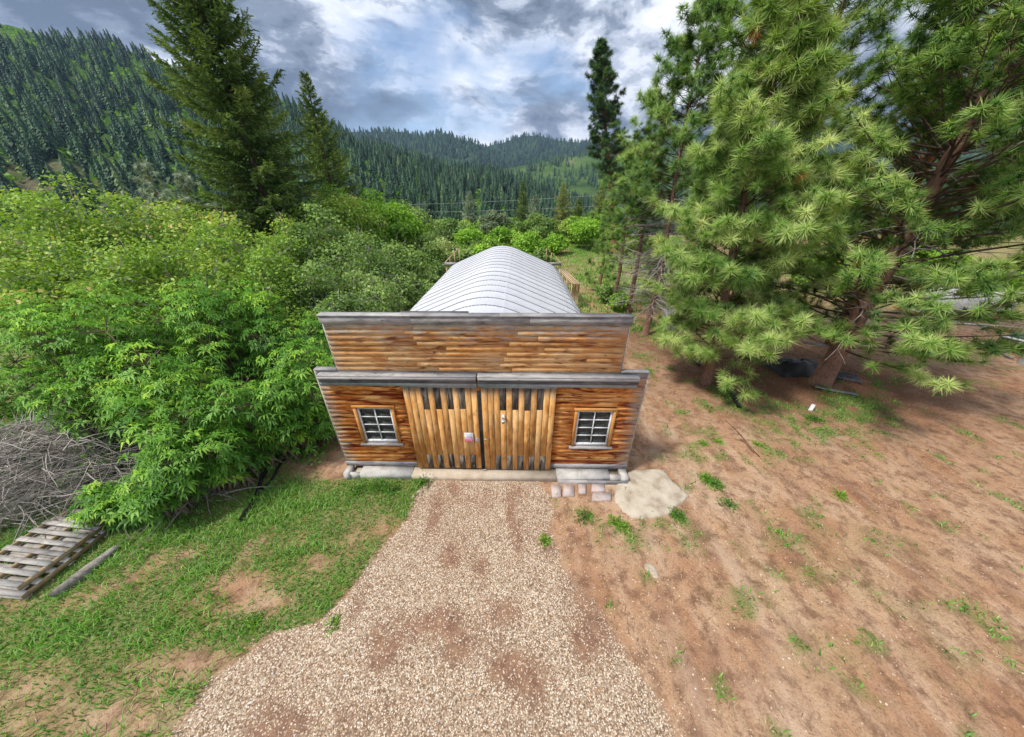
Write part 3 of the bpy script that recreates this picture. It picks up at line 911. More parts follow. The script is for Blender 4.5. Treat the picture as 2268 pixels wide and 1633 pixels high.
# the nearest ones that stand clear of the garden trees are things, the rest of the wood is one mass
near = [i for i in order if (xa[i] / (ya[i] + 6)) < 0.25][:300]
nearset = np.zeros(len(xa), bool); nearset[near] = True
plant_forest(xa[~nearset], ya[~nearset], za[~nearset], 7, 13, 9, 8, 'hillside_forest', 'dark conifer forest covering the near hillside', 21, 0.27)
plant_forest(xd, yd, zd, 8, 13, 5, 5, 'middle_forest', 'conifers scattered over the lower middle hill', 22, 0.28)
plant_forest(xb, yb, zb, 12, 20, 4, 4, 'far_forest', 'distant forest on the twin peaked mountain', 23, 0.12, 1.35)
plant_forest(xc, yc, zc, 12, 20, 4, 4, 'far_forest', 'distant forest on the rounded mountain', 24, 0.10, 1.35)

Vs, Fs = conifer_arrays(5, 17, 13, 31)
cmesh = []
for q in range(5):
    tb = MB().tube([(0, 0, -0.06), (0, 0, 0.5), (0, 0, 0.9)], [0.014, 0.010, 0.003], 5)
    nv = len(Vs[q])
    V = np.concatenate([Vs[q], np.array(tb.v)])
    Fc = [tuple(int(i) for i in f) for f in Fs[q]] + [tuple(i + nv for i in f) for f in tb.f]
    t = np.concatenate([np.clip(np.repeat(RNG.normal(0.16 + 0.11 * q, 0.15, nv // 4), 4), 0, 1), np.full(len(tb.v), 0.1)])
    cmesh.append(make_mesh('hillside_conifer', V, Fc, {'tint': t}))
    cmesh[-1].materials.append(M['forest'])
for j, i in enumerate(near):
    o = bpy.data.objects.new('hillside_conifer', cmesh[j % 5])
    COL.objects.link(o)
    o.location = (xa[i], ya[i], za[i] - 0.3)
    h = random.uniform(7.5, 13)
    s = random.uniform(0.8, 1.25)
    o.scale = (h * s, h * s, h)
    o.rotation_euler = (0, 0, random.uniform(0, 6.28))
    tag(o, 'dark narrow conifer in the forest on the lower hillside', 'conifer', 'conifers on the lower hillside')


# ------------------------------------------------------------------ near trees
def unit(v):
    return v / np.maximum(np.linalg.norm(v, axis=-1, keepdims=True), 1e-9)


def needles_mesh(P, D, T, n, ln, wd, name, spread=0.95, droop=0.12, backlen=0.0):
    """tufts of long needles: P positions, D shoot directions, T tints; one thin triangle a needle"""
    P = np.asarray(P, float); D = unit(np.asarray(D, float)); T = np.asarray(T, float)
    m_ = len(P)
    rnd = unit(RNG.normal(0, 1, (m_, n, 3)))
    perp = unit(rnd - D[:, None] * np.sum(rnd * D[:, None], 2, keepdims=True))
    cs = RNG.uniform(-0.45, 0.95, (m_, n, 1)) * spread
    d = D[:, None] * cs + perp * np.sqrt(1 - cs ** 2)
    l = ln * RNG.uniform(0.75, 1.1, (m_, n, 1))
    base = P[:, None] + D[:, None] * (RNG.uniform(-0.5, 0.2, (m_, n, 1)) * backlen)
    tip = base + d * l
    tip[..., 2] -= droop * l[..., 0] * RNG.uniform(0.3, 1.4, (m_, n))
    side = unit(np.cross(d, rnd + 0.1)) * wd * 0.5
    V = np.stack([base - side, base + side, tip], 2).reshape(-1, 3)
    Fc = np.arange(m_ * n * 3).reshape(-1, 3)
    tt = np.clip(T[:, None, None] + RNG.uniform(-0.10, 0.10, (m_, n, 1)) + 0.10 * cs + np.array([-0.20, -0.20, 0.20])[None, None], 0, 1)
    return make_mesh(name, V, Fc, {'tint': tt.ravel()})


def curve_pts(p0, d0, length, seg, up, wob, rng=random):
    pts = [Vector(p0)]
    d = Vector(d0).normalized()
    for i in range(seg):
        d = (d + Vector((0, 0, up)) + Vector((rng.uniform(-wob, wob), rng.uniform(-wob, wob), rng.uniform(-wob, wob)))).normalized()
        pts.append(pts[-1] + d * (length / seg))
    return pts


def pine(label, base, top, r_trunk, z_live, crown_r, n_br, tufts_per, n_need, ln=0.30, wd=0.011, name='pine_tree', needle='needle_pine',
         bark_m='bark_pine', dead_z=None, group=None, profile=None, tint=0.5, dead_n=0, dead_twigs=0, tuft_spread=0.95, cat='pine tree', view_only=True, az_bias=None):
    base = Vector(base); top = Vector(top)
    t = empty(name, base, label, cat, group)
    H = (top - base).length
    loc = lambda s: (top - base) * s + Vector((math.sin(s * 5 + base.x) * 0.12, math.cos(s * 4 + base.y) * 0.10, 0)) * min(1, s * 4) * H / 12
    tb = MB().tube([loc(s) - Vector((0, 0, 0.15 if s == 0 else 0)) for s in np.linspace(0, 1, 13)], [r_trunk * (1.25 if i == 0 else 1) * (1 - i / 12.6) ** 0.8 for i in range(13)], 9)
    tb.build('trunk', M[bark_m], t, True)
    bb = MB()
    P, D, T = [], [], []
    for i in range(n_br):
        s = z_live + (1 - z_live) * (i / n_br) ** 0.9
        s = min(0.985, s + random.uniform(-0.01, 0.01))
        k = (s - z_live) / (1 - z_live)
        rr = crown_r * (profile(k) if profile else (1 - k) ** 0.75 * (0.75 + 0.6 * min(1, k * 4))) * random.uniform(0.65, 1.12)
        a = i * 2.399 + random.uniform(-0.4, 0.4)
        if az_bias and random.random() < 0.35:
            a = az_bias + random.uniform(-1, 1)
        if random.random() < 0.14 and k > 0.1:
            continue
        rr *= 0.78 + 0.5 * math.sin(a * 2 + base.x * 3 + k * 9) ** 2
        d0 = Vector((math.cos(a), math.sin(a), random.uniform(-0.12, 0.35) + 0.5 * k))
        pts = curve_pts(loc(s), d0, max(rr, 0.25), 6, 0.03 + 0.03 * k, 0.10)
        br = min(0.04, max(0.012, r_trunk * 0.18 * (1 - k * 0.7)))
        bb.tube(pts, [br * (1 - j / 7.5) for j in range(7)], 5, False)
        tn = np.clip(random.gauss(tint, 0.12), 0.05, 0.95)
        for q in range(max(2, int(tufts_per * (0.35 + rr / crown_r * 0.8)))):
            f = random.uniform(0.28, 1.0) ** 0.8
            jj = min(5, int(f * 6)); fr = f * 6 - jj
            p = pts[jj].lerp(pts[jj + 1], fr)
            bd = (pts[jj + 1] - pts[jj]).normalized()
            sd_ = bd.cross(Vector((0, 0, 1))).normalized() * random.choice((-1, 1))
            off = (sd_ * random.uniform(0.4, 1.0) + bd * random.uniform(0.2, 0.9) + Vector((0, 0, random.uniform(-0.25, 0.55)))).normalized()
            tl = random.uniform(0.15, 0.45) * (1.15 - f * 0.6) * min(1.6, max(0.5, rr))
            e = p + off * tl
            bb.tube([p, p.lerp(e, 0.5) - Vector((0, 0, 0.03)), e], [0.010, 0.008, 0.006], 3, False)
            P.append(e); D.append((off * 0.8 + Vector((0, 0, 0.75))).normalized())
            T.append(tn + random.gauss(0, 0.19))
        P.append(pts[-1]); D.append(((pts[-1] - pts[-2]).normalized() + Vector((0, 0, 0.5))).normalized()); T.append(tn + 0.1)
    bb.build('limbs', M['bark_dark' if bark_m != 'bark_red' else 'bark_red'], t, True)
    P = np.array([tuple(p) for p in P]); D = np.array([tuple(p) for p in D])
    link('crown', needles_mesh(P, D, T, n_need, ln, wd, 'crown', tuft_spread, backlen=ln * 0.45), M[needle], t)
    if dead_n:
        kk = RNG.choice(len(P), dead_n, replace=False)
        link('dead_needles', needles_mesh(P[kk] - np.array([0, 0, 0.12]), D[kk] * np.array([1, 1, -0.4]), np.full(dead_n, 0.5), 60, ln * 0.7, wd, 'dead_needles', 0.8, 0.4), M['needle_dead'], t)
    if dead_twigs:
        dt = MB()
        for i in range(dead_twigs):
            s = random.uniform(dead_z[0], dead_z[1])
            a = random.uniform(0, 6.28)
            rr = crown_r * random.uniform(0.5, 1.0)
            pts = curve_pts(loc(s), (math.cos(a), math.sin(a), random.uniform(-0.3, 0.25)), rr, 6, -0.04, 0.22)
            dt.tube(pts, [0.024 * (1 - j / 7.2) for j in range(7)], 4, False)
            for q in range(9):
                j = random.randint(1, 5)
                e = curve_pts(pts[j], (random.uniform(-1, 1), random.uniform(-1, 1), random.uniform(-0.8, 0.4)), random.uniform(0.25, 0.75), 3, -0.03, 0.4)
                dt.tube(e, [0.010, 0.008, 0.006, 0.003], 3, False)
        dt.build('dead_branches', M['twig_grey'], t)
    return t


def spruce(label, base, H, rad, n_br, name='spruce_tree', needle='needle_spruce', tint=0.5, z0=0.05, dens=1.0):
    base = Vector(base)
    t = empty(name, base, label, 'spruce tree')
    MB().tube([(0, 0, -0.2), (0, 0, H * 0.3), (0, 0, H * 0.7), (0, 0, H)], [H * 0.014, H * 0.011, H * 0.006, 0.015], 8).build('trunk', M['bark_dark'], t, True)
    bb = MB()
    V, Fc, T = [], [], []
    for i in range(n_br):
        k = (i + random.random()) / n_br
        k = k ** 1.15
        z = H * (z0 + (0.985 - z0) * k)
        rr = rad * ((1 - k) ** 0.8) * random.uniform(0.62, 1.15) + 0.12
        a = i * 2.399 + random.uniform(-0.3, 0.3)
        pts = curve_pts((0, 0, z), (math.cos(a), math.sin(a), 0.15 + 0.4 * k - 0.25 * (1 - k)), rr, 6, -0.03 + 0.07 * (k > .5), 0.05)
        pts[-1].z += 0.10 * rr; pts[-2].z += 0.04 * rr
        bb.tube(pts, [0.05 * (1 - k * 0.7) * (1 - j / 7) for j in range(7)], 4, False)
        bt = np.clip(random.gauss(tint, 0.12), 0, 1)
        nq = int((20 + 46 * rr / 3) * dens)
        for q in range(nq):
            f = random.uniform(0.10, 1.0)
            jj = min(5, int(f * 6)); p = pts[jj].lerp(pts[jj + 1], f * 6 - jj)
            bd = (pts[jj + 1] - pts[jj]).normalized()
            sd_ = bd.cross(Vector((0, 0, 1))).normalized() * random.choice((-1, 1))
            ln = random.uniform(0.35, 0.8) * (1.05 - 0.55 * f) * min(1.0, 0.35 + rr / 2.6)
            dd = (sd_ * random.uniform(0.3, 1) + bd * random.uniform(0.4, 1.0) + Vector((0, 0, random.uniform(-0.75, 0.15)))).normalized()
            e = p + dd * ln
            tt = bt + random.gauss(0, 0.13) + 0.12 * (f - 0.5)
            # brush of needles round the twig: pointed clumps alternating from side to side
            n3 = 4
            for w3 in range(n3):
                c = p.lerp(e, w3 / n3)
                nd = (dd + Vector((random.uniform(-.7, .7), random.uniform(-.7, .7), random.uniform(-.6, .35)))).normalized()
                sx = nd.cross(Vector((random.uniform(-1, 1), random.uniform(-1, 1), 0.6))).normalized() * 0.035
                b = len(V)
                l2 = ln / n3 * 1.7
                V += [tuple(c - sx), tuple(c + sx), tuple(c + nd * l2)]
                Fc.append((b, b + 1, b + 2))
                T += [tt - 0.1, tt - 0.1, tt + 0.15]
    bb.build('limbs', M['bark_dark'], t)
    link('crown', make_mesh('crown', np.array(V), np.array(Fc), {'tint': np.clip(T, 0, 1)}), M[needle], t)
    return t


def leaf_cloud(C, Rr, n, size, tint, flat=0.75, hang=0.25, tipcol=0.0):
    """n leaves over the lobes C (centres) with radii Rr; two triangles each, folded"""
    C = np.asarray(C, float); Rr = np.asarray(Rr, float)
    prob = Rr ** 2 / np.sum(Rr ** 2)
    k = RNG.choice(len(C), n, p=prob)
    d = unit(RNG.normal(0, 1, (n, 3)))
    d[:, 2] = np.where(RNG.uniform(0, 1, n) < 0.55, np.abs(d[:, 2]), d[:, 2])
    rad = RNG.uniform(0.30, 1.0, n) ** 0.45 * (1 + 0.14 * RNG.normal(0, 1, n))
    P = C[k] + d * (Rr[k] * rad)[:, None] * np.array([1, 1, flat])
    up = unit(d * 0.5 + RNG.normal(0, 0.55, (n, 3)) + np.array([0, 0, 0.7]))
    ax = unit(np.cross(up, RNG.normal(0, 1, (n, 3))))
    ax[:, 2] -= hang; ax = unit(ax)
    sd_ = unit(np.cross(up, ax))
    l = size * RNG.uniform(0.6, 1.3, n)
    w_ = l * RNG.uniform(0.24, 0.36, n)
    v0 = P; v1 = P + ax * (l * 0.5)[:, None] + sd_ * w_[:, None]; v2 = P + ax * l[:, None]; v3 = P + ax * (l * 0.5)[:, None] - sd_ * w_[:, None]
    V = np.stack([v0, v1, v2, v3], 1).reshape(-1, 3)
    b = 4 * np.arange(n)[:, None]
    Fc = np.concatenate([b + np.array([[0, 1, 2]]), b + np.array([[0, 2, 3]])])
    lob = RNG.normal(0, 0.10, len(C))
    t = tint + lob[k] + RNG.normal(0, 0.13, n) + 0.10 * (rad - 0.8) + tipcol * (d[:, 2] > 0.5) * RNG.uniform(0, 1, n)
    return V, Fc, np.repeat(np.clip(t, 0, 1), 4)


def broadleaf(label, top, r, leafm, n, size, tint=0.5, name='broadleaf_tree', cat='tree', group=None, hgt=None, lobes=22, hang=0.25, tipcol=0.0, low=0.25, barkm='bark_grey', bare=0):
    """crown whose highest point is `top`; trunk and limbs down to the ground"""
    gx, gy = top.x, top.y
    z0 = float(gz(gx, gy))
    H = top.z - z0
    t = empty(name, (gx, gy, z0), label, cat, group)
    C, Rr = [], []
    zl = H * low
    hh = (H - zl) / 2
    cz = zl + hh
    for i in range(lobes):
        d = Vector((random.gauss(0, 1), random.gauss(0, 1), random.gauss(0, 1))).normalized()
        f = random.uniform(0.35, 0.80)
        c = Vector((d.x * r * f, d.y * r * f, cz + d.z * hh * f))
        C.append(tuple(c)); Rr.append(r * random.uniform(0.26, 0.44))
    C.append((0, 0, H - r * 0.25)); Rr.append(r * 0.27)
    tb = MB()
    tb.tube([(0, 0, -0.15), (r * .04, -r * .03, H * 0.3), (0, r * .05, H * 0.6)], [0.035 + H * 0.014, 0.025 + H * 0.010, H * 0.006], 7)
    tb.build('trunk', M[barkm], t, True)
    lb = MB()
    for i, c in enumerate(C):
        s = Vector((0, 0, H * random.uniform(0.12, 0.5)))
        c = Vector(c)
        mid = s.lerp(c, 0.5) + Vector((random.uniform(-.1, .1) * r, random.uniform(-.1, .1) * r, 0.08 * r))
        lb.tube([s, mid, c], [0.012 + H * 0.004, 0.01 + H * 0.0025, 0.008], 4, False)
        for q in range(4 + bare):
            e = c + Vector((random.gauss(0, 1), random.gauss(0, 1), random.gauss(0.3, 0.8))).normalized() * Rr[i] * random.uniform(0.8, 1.25 if not bare else 1.5)
            lb.tube([c, c.lerp(e, 0.5) + Vector((0, 0, random.uniform(-0.08, 0.08))), e], [0.010, 0.008, 0.004], 3, False)
    lb.build('limbs', M['twig_grey' if bare else 'twig_brown'], t)
    V, Fc, T = leaf_cloud(C, Rr, n, size, tint, hang=hang, tipcol=tipcol)
    link('crown', make_mesh('crown', V, Fc, {'tint': T}), M[leafm], t)
    return t


def elder(label, top, r, n_sprig, tint=0.5, low=0.12, size=0.30, name='elder_shrub', group='elder shrubs left of the workshop'):
    """shrub of drooping compound leaves set in whorls at the shoot ends"""
    gx, gy = top.x, top.y
    z0 = float(gz(gx, gy))
    H = top.z - z0
    t = empty(name, (gx, gy, z0), label, 'shrub', group)
    st = MB()
    C = []
    nl = 16
    for i in range(nl):
        d = Vector((random.gauss(0, 1), random.gauss(0, 1), random.gauss(0, 1))).normalized()
        f = random.uniform(0.35, 0.85)
        c = Vector((d.x * r * f, d.y * r * f, H * (0.5 + low / 2) + d.z * H * (0.5 - low / 2) * f * 0.95))
        C.append(c)
    C.append(Vector((0, 0, H - r * 0.35)))
    P, D, T = [], [], []
    for c in C:
        a = random.uniform(0, 6.28)
        b0 = Vector((math.cos(a) * 0.3, math.sin(a) * 0.3, -0.1))
        mid = b0.lerp(c, 0.5) + Vector((0, 0, 0.15 * H * random.uniform(0.2, 1)))
        st.tube([b0, mid, c], [0.035, 0.024, 0.012], 5, False)
        lr = r * random.uniform(0.34, 0.50)
        lt = random.gauss(tint, 0.15)
        for q in range(n_sprig // len(C)):
            d = Vector((random.gauss(0, 1), random.gauss(0, 1), random.gauss(0.35, 0.9))).normalized()
            p = c + d * lr * random.uniform(0.55, 1.05)
            if random.random() < 0.25:
                st.tube([c, p], [0.010, 0.006], 3, False)
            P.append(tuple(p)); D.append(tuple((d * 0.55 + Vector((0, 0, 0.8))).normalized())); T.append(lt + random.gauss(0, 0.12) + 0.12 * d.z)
    st.build('stems', M['twig_brown'], t)
    P = np.array(P); D = np.array(D); T = np.array(T)
    m_, n = len(P), 9
    ref = unit(np.cross(D, RNG.normal(0, 1, (m_, 3))))
    ref2 = np.cross(D, ref)
    ang = (np.arange(n) * 2.399)[None] + RNG.uniform(0, 0.5, (m_, n))
    out = ref[:, None] * np.cos(ang)[..., None] + ref2[:, None] * np.sin(ang)[..., None]
    el = RNG.uniform(0.05, 0.75, (m_, n, 1))
    d = unit(out + D[:, None] * el)
    l = size * RNG.uniform(0.6, 1.15, (m_, n, 1)) * RNG.uniform(0.6, 1.3, (m_, 1, 1))
    sd_ = unit(np.cross(d, D[:, None] + 0.01))
    w_ = l * 0.105
    p0 = np.repeat(P[:, None], n, 1)
    p1 = p0 + d * l * 0.5; p1[..., 2] += 0.02
    p2 = p0 + d * l * 0.93; p2[..., 2] -= 0.33 * l[..., 0]
    V = np.stack([p0, p1 + sd_ * w_, p1 - sd_ * w_, p2], 2).reshape(-1, 3)
    b = 4 * np.arange(m_ * n)[:, None]
    Fc = np.concatenate([b + np.array([[0, 1, 2]]), b + np.array([[2, 1, 3]])])
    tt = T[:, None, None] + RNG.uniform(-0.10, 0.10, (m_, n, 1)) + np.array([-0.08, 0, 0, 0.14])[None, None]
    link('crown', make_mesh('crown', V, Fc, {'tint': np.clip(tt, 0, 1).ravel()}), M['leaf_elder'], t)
    return t


haze = MB().box(-4600, 4600, -400, 2700, -75, 420).build('haze', None)
m, nt = new_mat('haze')
v_ = nt.n('ShaderNodeVolumePrincipled', ins={'Color': (0.42, 0.60, 0.95, 1), 'Density': 0.00015, 'Anisotropy': 0.2})
nt.n('ShaderNodeOutputMaterial', ins={'Volume': v_.outputs[0]})
haze.data.materials.append(m)
tag(haze, 'thin blue air between the yard and the far mountains', None, kind='stuff')

#%%TREES
# elder shrubs, nearest first
E = [
    ((60, 670), 7.6, 1.7, 'elder shrub at the left edge, above the dead brush pile'),
    ((215, 640), 7.8, 1.7, 'tall elder shrub second from the left edge, behind the brush pile'),
    ((300, 760), 6.4, 1.4, 'elder shrub in front of the tallest one, level with the workshop roof edge'),
    ((430, 615), 8.6, 1.6, 'tallest elder shrub with a dark stem gap to its right'),
    ((560, 640), 9.2, 1.5, 'elder shrub behind the dark stem gap'),
    ((640, 760), 7.2, 1.2, 'elder shrub touching the left end of the false front'),
    ((520, 830), 6.4, 1.2, 'elder shrub between the brush and the workshop corner'),
    ((390, 880), 5.6, 1.15, 'bright elder shrub standing forward over the grass'),
    ((330, 1020), 4.9, 0.85, 'low elder shrub leaning out above the grass'),
    ((140, 800), 6.6, 1.0, 'elder shrub hanging over the brush pile at far left'),
    ((640, 900), 6.7, 0.9, 'small elder shrub nearest the left window'),
    ((690, 690), 9.3, 1.2, 'elder shrub behind the left end of the false front'),
    ((215, 1085), 4.55, 0.55, 'lowest elder clump overhanging the pallets'),
    ((500, 980), 5.7, 0.8, 'low elder clump above the black pipes'),
]
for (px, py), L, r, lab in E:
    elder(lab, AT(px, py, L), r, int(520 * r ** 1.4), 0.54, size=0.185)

# light green orchard trees and thicket behind them
O = [
    ((0, 405), 14, 2.6, 'leaf_orchard', 'leftmost light green orchard tree at the picture edge'),
    ((-70, 440), 12, 2.4, 'leaf_orchard', 'orchard tree cut off by the left picture edge'),
    ((-40, 560), 9.5, 1.8, 'leaf_orchard', 'low orchard tree cut off by the left edge, above the elders'),
    ((128, 372), 13, 2.1, 'leaf_orchard', 'orchard tree with thin sprigs sticking up at far left'),
    ((250, 415), 14, 2.4, 'leaf_orchard', 'third orchard tree from the left, with yellowish tips'),
    ((370, 430), 14.5, 2.4, 'leaf_orchard', 'orchard tree below the two pale young pines'),
    ((480, 460), 13.5, 2.3, 'leaf_orchard', 'orchard tree in front of the big spruce'),
    ((90, 520), 10.5, 2.0, 'leaf_orchard', 'near orchard tree at the left edge above the elders'),
    ((260, 520), 11, 2.1, 'leaf_orchard', 'near orchard tree left of centre of the thicket'),
    ((410, 540), 11.5, 2.0, 'leaf_orchard', 'near orchard tree behind the tallest elder'),
    ((570, 540), 12, 2.0, 'leaf_orchard', 'orchard tree with a small pinkish gap below it'),
    ((620, 470), 16, 2.2, 'leaf_orchard', 'orchard tree right of the big spruce foot'),
    ((690, 440), 17.5, 2.1, 'leaf_willow', 'greyish willow beside the slim spruce'),
    ((730, 400), 22, 3.0, 'leaf_orchard', 'light green rounded tree right of the slim spruce'),
    ((820, 412), 25, 3.2, 'leaf_bright', 'bright green tree on the skyline left of centre'),
    ((890, 440), 27, 3.0, 'leaf_willow', 'darker willow on the right shoulder of the thicket'),
    ((700, 560), 13, 1.9, 'leaf_willow', 'willow just behind the left end of the roof'),
    ((790, 500), 16.5, 2.4, 'leaf_willow', 'grey green willow left of the metal roof'),
    ((870, 530), 18, 2.2, 'leaf_willow', 'willow bush close behind the roof shoulder'),
    ((950, 510), 24, 2.3, 'leaf_willow', 'dark willow at the right end of the thicket'),
    ((820, 600), 13.5, 1.6, 'leaf_willow', 'low willow against the left slope of the metal roof'),
    ((905, 600), 17, 1.5, 'leaf_willow', 'low willow beside the far end of the metal roof'),
    ((745, 640), 11.2, 1.3, 'leaf_willow', 'low willow right behind the false front'),
    ((960, 585), 21, 1.6, 'leaf_willow', 'willow bush behind the left wooden frame'),
]
for (px, py), L, r, lm, lab in O:
    n = int(9500 * (r / 2.2) ** 1.6)
    broadleaf(lab, AT(px, py, L), r, lm, n, 0.13 if L < 17 else 0.18, 0.55, 'orchard_tree' if lm == 'leaf_orchard' else 'broadleaf_tree', 'tree',
              'trees in the thicket left of the workshop', lobes=26, hang=0.35, tipcol=0.12 if lm == 'leaf_orchard' else 0.08, low=0.12, bare=2)

# bushes and small trees beyond the workshop
Bk = [
    ((1000, 480), 46, 3.0, 'leaf_willow', 'rounded tree left of the grey bare tree, behind the workshop'),
    ((1045, 500), 40, 2.6, 'leaf_bright', 'bright bush directly left of the roof peak'),
    ((1089, 462), 52, 2.8, 'leaf_grey', 'silvery half bare tree behind the roof peak'),
    ((1120, 500), 42, 2.4, 'leaf_bright', 'bright bush right above the roof peak'),
    ((1186, 468), 50, 3.4, 'leaf_willow', 'broad rounded tree in the middle of the far bushes'),
    ((1225, 515), 42, 2.3, 'leaf_bright', 'bright green bush at the left end of the clearing'),
    ((1270, 475), 52, 3.2, 'leaf_orchard', 'light green tree behind the clearing'),
    ((1305, 490), 46, 3.0, 'leaf_bright', 'vivid green bush at the head of the clearing'),
    ((1330, 470), 56, 3.0, 'leaf_bright', 'bright tree under the tall pine'),
    ((1150, 545), 33, 1.6, 'leaf_bright', 'low bright bush just behind the roof'),
    ((1195, 555), 32, 1.4, 'leaf_willow', 'low dark bush beside the right wooden frame'),
    ((1015, 555), 30, 1.7, 'leaf_willow', 'low dark bush behind the left wooden frame'),
    ((1060, 540), 34, 1.7, 'leaf_bright', 'low bright bush behind the left side of the roof'),
    ((1345, 632), 21.5, 0.9, 'leaf_willow', 'low green bush at the edge of the clearing by the path'),
    ((1375, 645), 19.5, 0.8, 'leaf_bright', 'low leafy bush beneath the dead branches'),
    ((2120, 560), 27, 3.6, 'leaf_bright', 'vivid green tree seen through pine boughs above the boat'),
    ((2230, 600), 26, 2.6, 'leaf_bright', 'bright bush behind the bow of the covered boat'),
    ((2000, 540), 30, 3.0, 'leaf_bright', 'green bush behind the pines left of the boat'),
    ((1850, 560), 26, 3.0, 'leaf_bright', 'green bush glimpsed between the two big pine trunks'),
    ((1640, 560), 26, 2.8, 'leaf_willow', 'dark bush behind the bushy pine'),
    ((1480, 560), 24, 1.8, 'leaf_willow', 'dark bush behind the dead branches'),
]
for (px, py), L, r, lm, lab in Bk:
    n = int(4600 * (r / 2.6) ** 1.5) + 1500
    broadleaf(lab, AT(px, py, L), r, lm, n, 0.20 if L < 30 else 0.30, 0.5, 'broadleaf_tree' if r > 2 else 'bush', 'tree' if r > 2 else 'bush',
              'trees and bushes behind the workshop', lobes=18, hang=0.2, tipcol=0.12, low=0.05, bare=3 if lm == 'leaf_grey' else 0)

for i in range(26):
    L = random.uniform(34, 66); x_ = random.uniform(-9, 15) * L / 50
    if 44 > L and 4 < x_ < 12: continue
    r = random.uniform(1.5, 2.6)
    broadleaf('one of the leafy bushes massed together behind the workshop', Vector((x_, L - 6, random.uniform(2.0, 3.6))), r, random.choice(('leaf_bright', 'leaf_willow', 'leaf_orchard', 'leaf_bright')), 3600, 0.28, 0.5, 'bush', 'bush', 'massed bushes behind the workshop', lobes=16, hang=0.2, tipcol=0.12, low=0.0)

# spruces
b = AT(440, 0, 20); spruce('big dark spruce rising out of the top of the picture at left', (b.x, b.y, 0), 18.3, 4.6, 290, tint=0.56, dens=2.0)
b = AT(672, 155, 25); spruce('slim spruce with a thin pointed top right of the big spruce', (b.x, b.y, 0), b.z, 3.4, 140, tint=0.62, dens=1.3)
SP = [((1039, 423), 62, 1.9, 'needle_pale', 0.5, 'loose crowned conifer left of the grey bare tree'),
      ((1159, 400), 66, 1.7, 'needle_spruce', 0.45, 'pointed dark conifer behind the far bushes'),
      ((1186, 432), 60, 1.9, 'needle_pale', 0.4, 'low pale conifer between two pointed ones'),
      ((1249, 405), 60, 1.9, 'needle_spruce', 0.8, 'yellow green pointed conifer right of the roof peak'),
      ((1336, 405), 58, 2.0, 'needle_spruce', 0.7, 'conifer close behind the tall pine trunk'),
      ((1283, 440), 64, 1.6, 'needle_spruce', 0.55, 'small conifer half hidden behind the vivid bush')]
for (px, py), L, r, nm, ti, lab in SP:
    b = AT(px, py, L)
    z0 = float(gz(b.x, b.y))
    spruce(lab, (b.x, b.y, z0), b.z - z0, r * 1.4, 90, 'conifer_tree', nm, min(0.95, ti + 0.15), 0.1, 1.2)
for (px, py), L, lab in (((312, 348), 24, 'pale young pine showing above the orchard, the left of two'), ((397, 385), 22, 'pale young pine showing above the orchard, the right of two')):
    b = AT(px, py, L)
    pine(lab, (b.x, b.y, 0), (b.x, b.y, b.z), 0.10, 0.25, 1.7, 46, 8, 30, 0.30, 0.02, 'young_pine', 'needle_pale', tint=0.6, tuft_spread=0.7)

# the pines on the right
b0 = G(1562, 848); tp = AT(1790, -110, 10.6)
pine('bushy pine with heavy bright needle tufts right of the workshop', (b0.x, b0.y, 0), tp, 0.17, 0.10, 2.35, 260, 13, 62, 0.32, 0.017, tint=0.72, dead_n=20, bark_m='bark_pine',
     profile=lambda k: (0.78 + 0.45 * min(1, k * 5)) * (1 - 0.75 * k) )
b0 = G(1815, 852); tp = AT(2190, 60, 11.0)
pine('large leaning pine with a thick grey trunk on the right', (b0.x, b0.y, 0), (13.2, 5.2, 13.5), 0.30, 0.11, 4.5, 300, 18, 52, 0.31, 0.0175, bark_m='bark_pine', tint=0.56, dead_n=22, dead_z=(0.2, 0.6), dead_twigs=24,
     profile=lambda k: (0.9 + 0.2 * min(1, k * 4)) * (1 - 0.55 * k))
b0 = G(1428, 742)
pine('slender pine with bare dead lower branches near the workshop', (b0.x, b0.y, 0), AT(1585, -5, 16.6), 0.15, 0.40, 3.0, 165, 12, 52, 0.32, 0.018, tint=0.45, dead_z=(0.12, 0.5), dead_twigs=120,
     profile=lambda k: (1 - k) ** 0.65 * 1.1)
pine('dark pine standing behind the two big ones', (16.0, 8.2, 0), (16.0, 8.6, 13), 0.28, 0.36, 4.2, 150, 14, 46, 0.30, 0.018, bark_m='bark_red', tint=0.42, dead_n=10, dead_z=(0.1, 0.5), dead_twigs=25,
     profile=lambda k: (1 - 0.6 * k))
pine('pine at the right edge of the picture', (22.6, 6.0, 0), (21.8, 6.2, 14.0), 0.26, 0.50, 4.8, 140, 14, 50, 0.30, 0.017, bark_m='bark_grey', tint=0.55, dead_n=10, dead_z=(0.2, 0.6), dead_twigs=25,
     profile=lambda k: (1 - 0.5 * k))
pine('pine filling the upper right behind the bushy pine', (11.2, 9.5, 0), (11.4, 9.3, 14), 0.24, 0.16, 3.6, 170, 12, 46, 0.34, 0.017, tint=0.45, profile=lambda k: (1 - 0.55 * k), dead_n=6)
b0 = AT(1412, 335, 21)
pine('yellow green pine left of the dead branches', (b0.x, b0.y, 0), b0, 0.14, 0.34, 1.7, 60, 9, 45, 0.30, 0.02, tint=0.55, name='pine_tree', profile=lambda k: (1 - 0.7 * k))
b0 = AT(1352, 455, 24)
pine('short pine at the right edge of the clearing', (b0.x, b0.y, 0), b0, 0.12, 0.06, 1.3, 46, 9, 40, 0.30, 0.022, tint=0.5, profile=lambda k: (1 - 0.7 * k))
b0 = AT(1478, 215, 19)
pine('pine close behind the slender one', (b0.x, b0.y, 0), b0, 0.14, 0.22, 1.9, 70, 9, 40, 0.30, 0.019, tint=0.5, profile=lambda k: (1 - 0.8 * k))
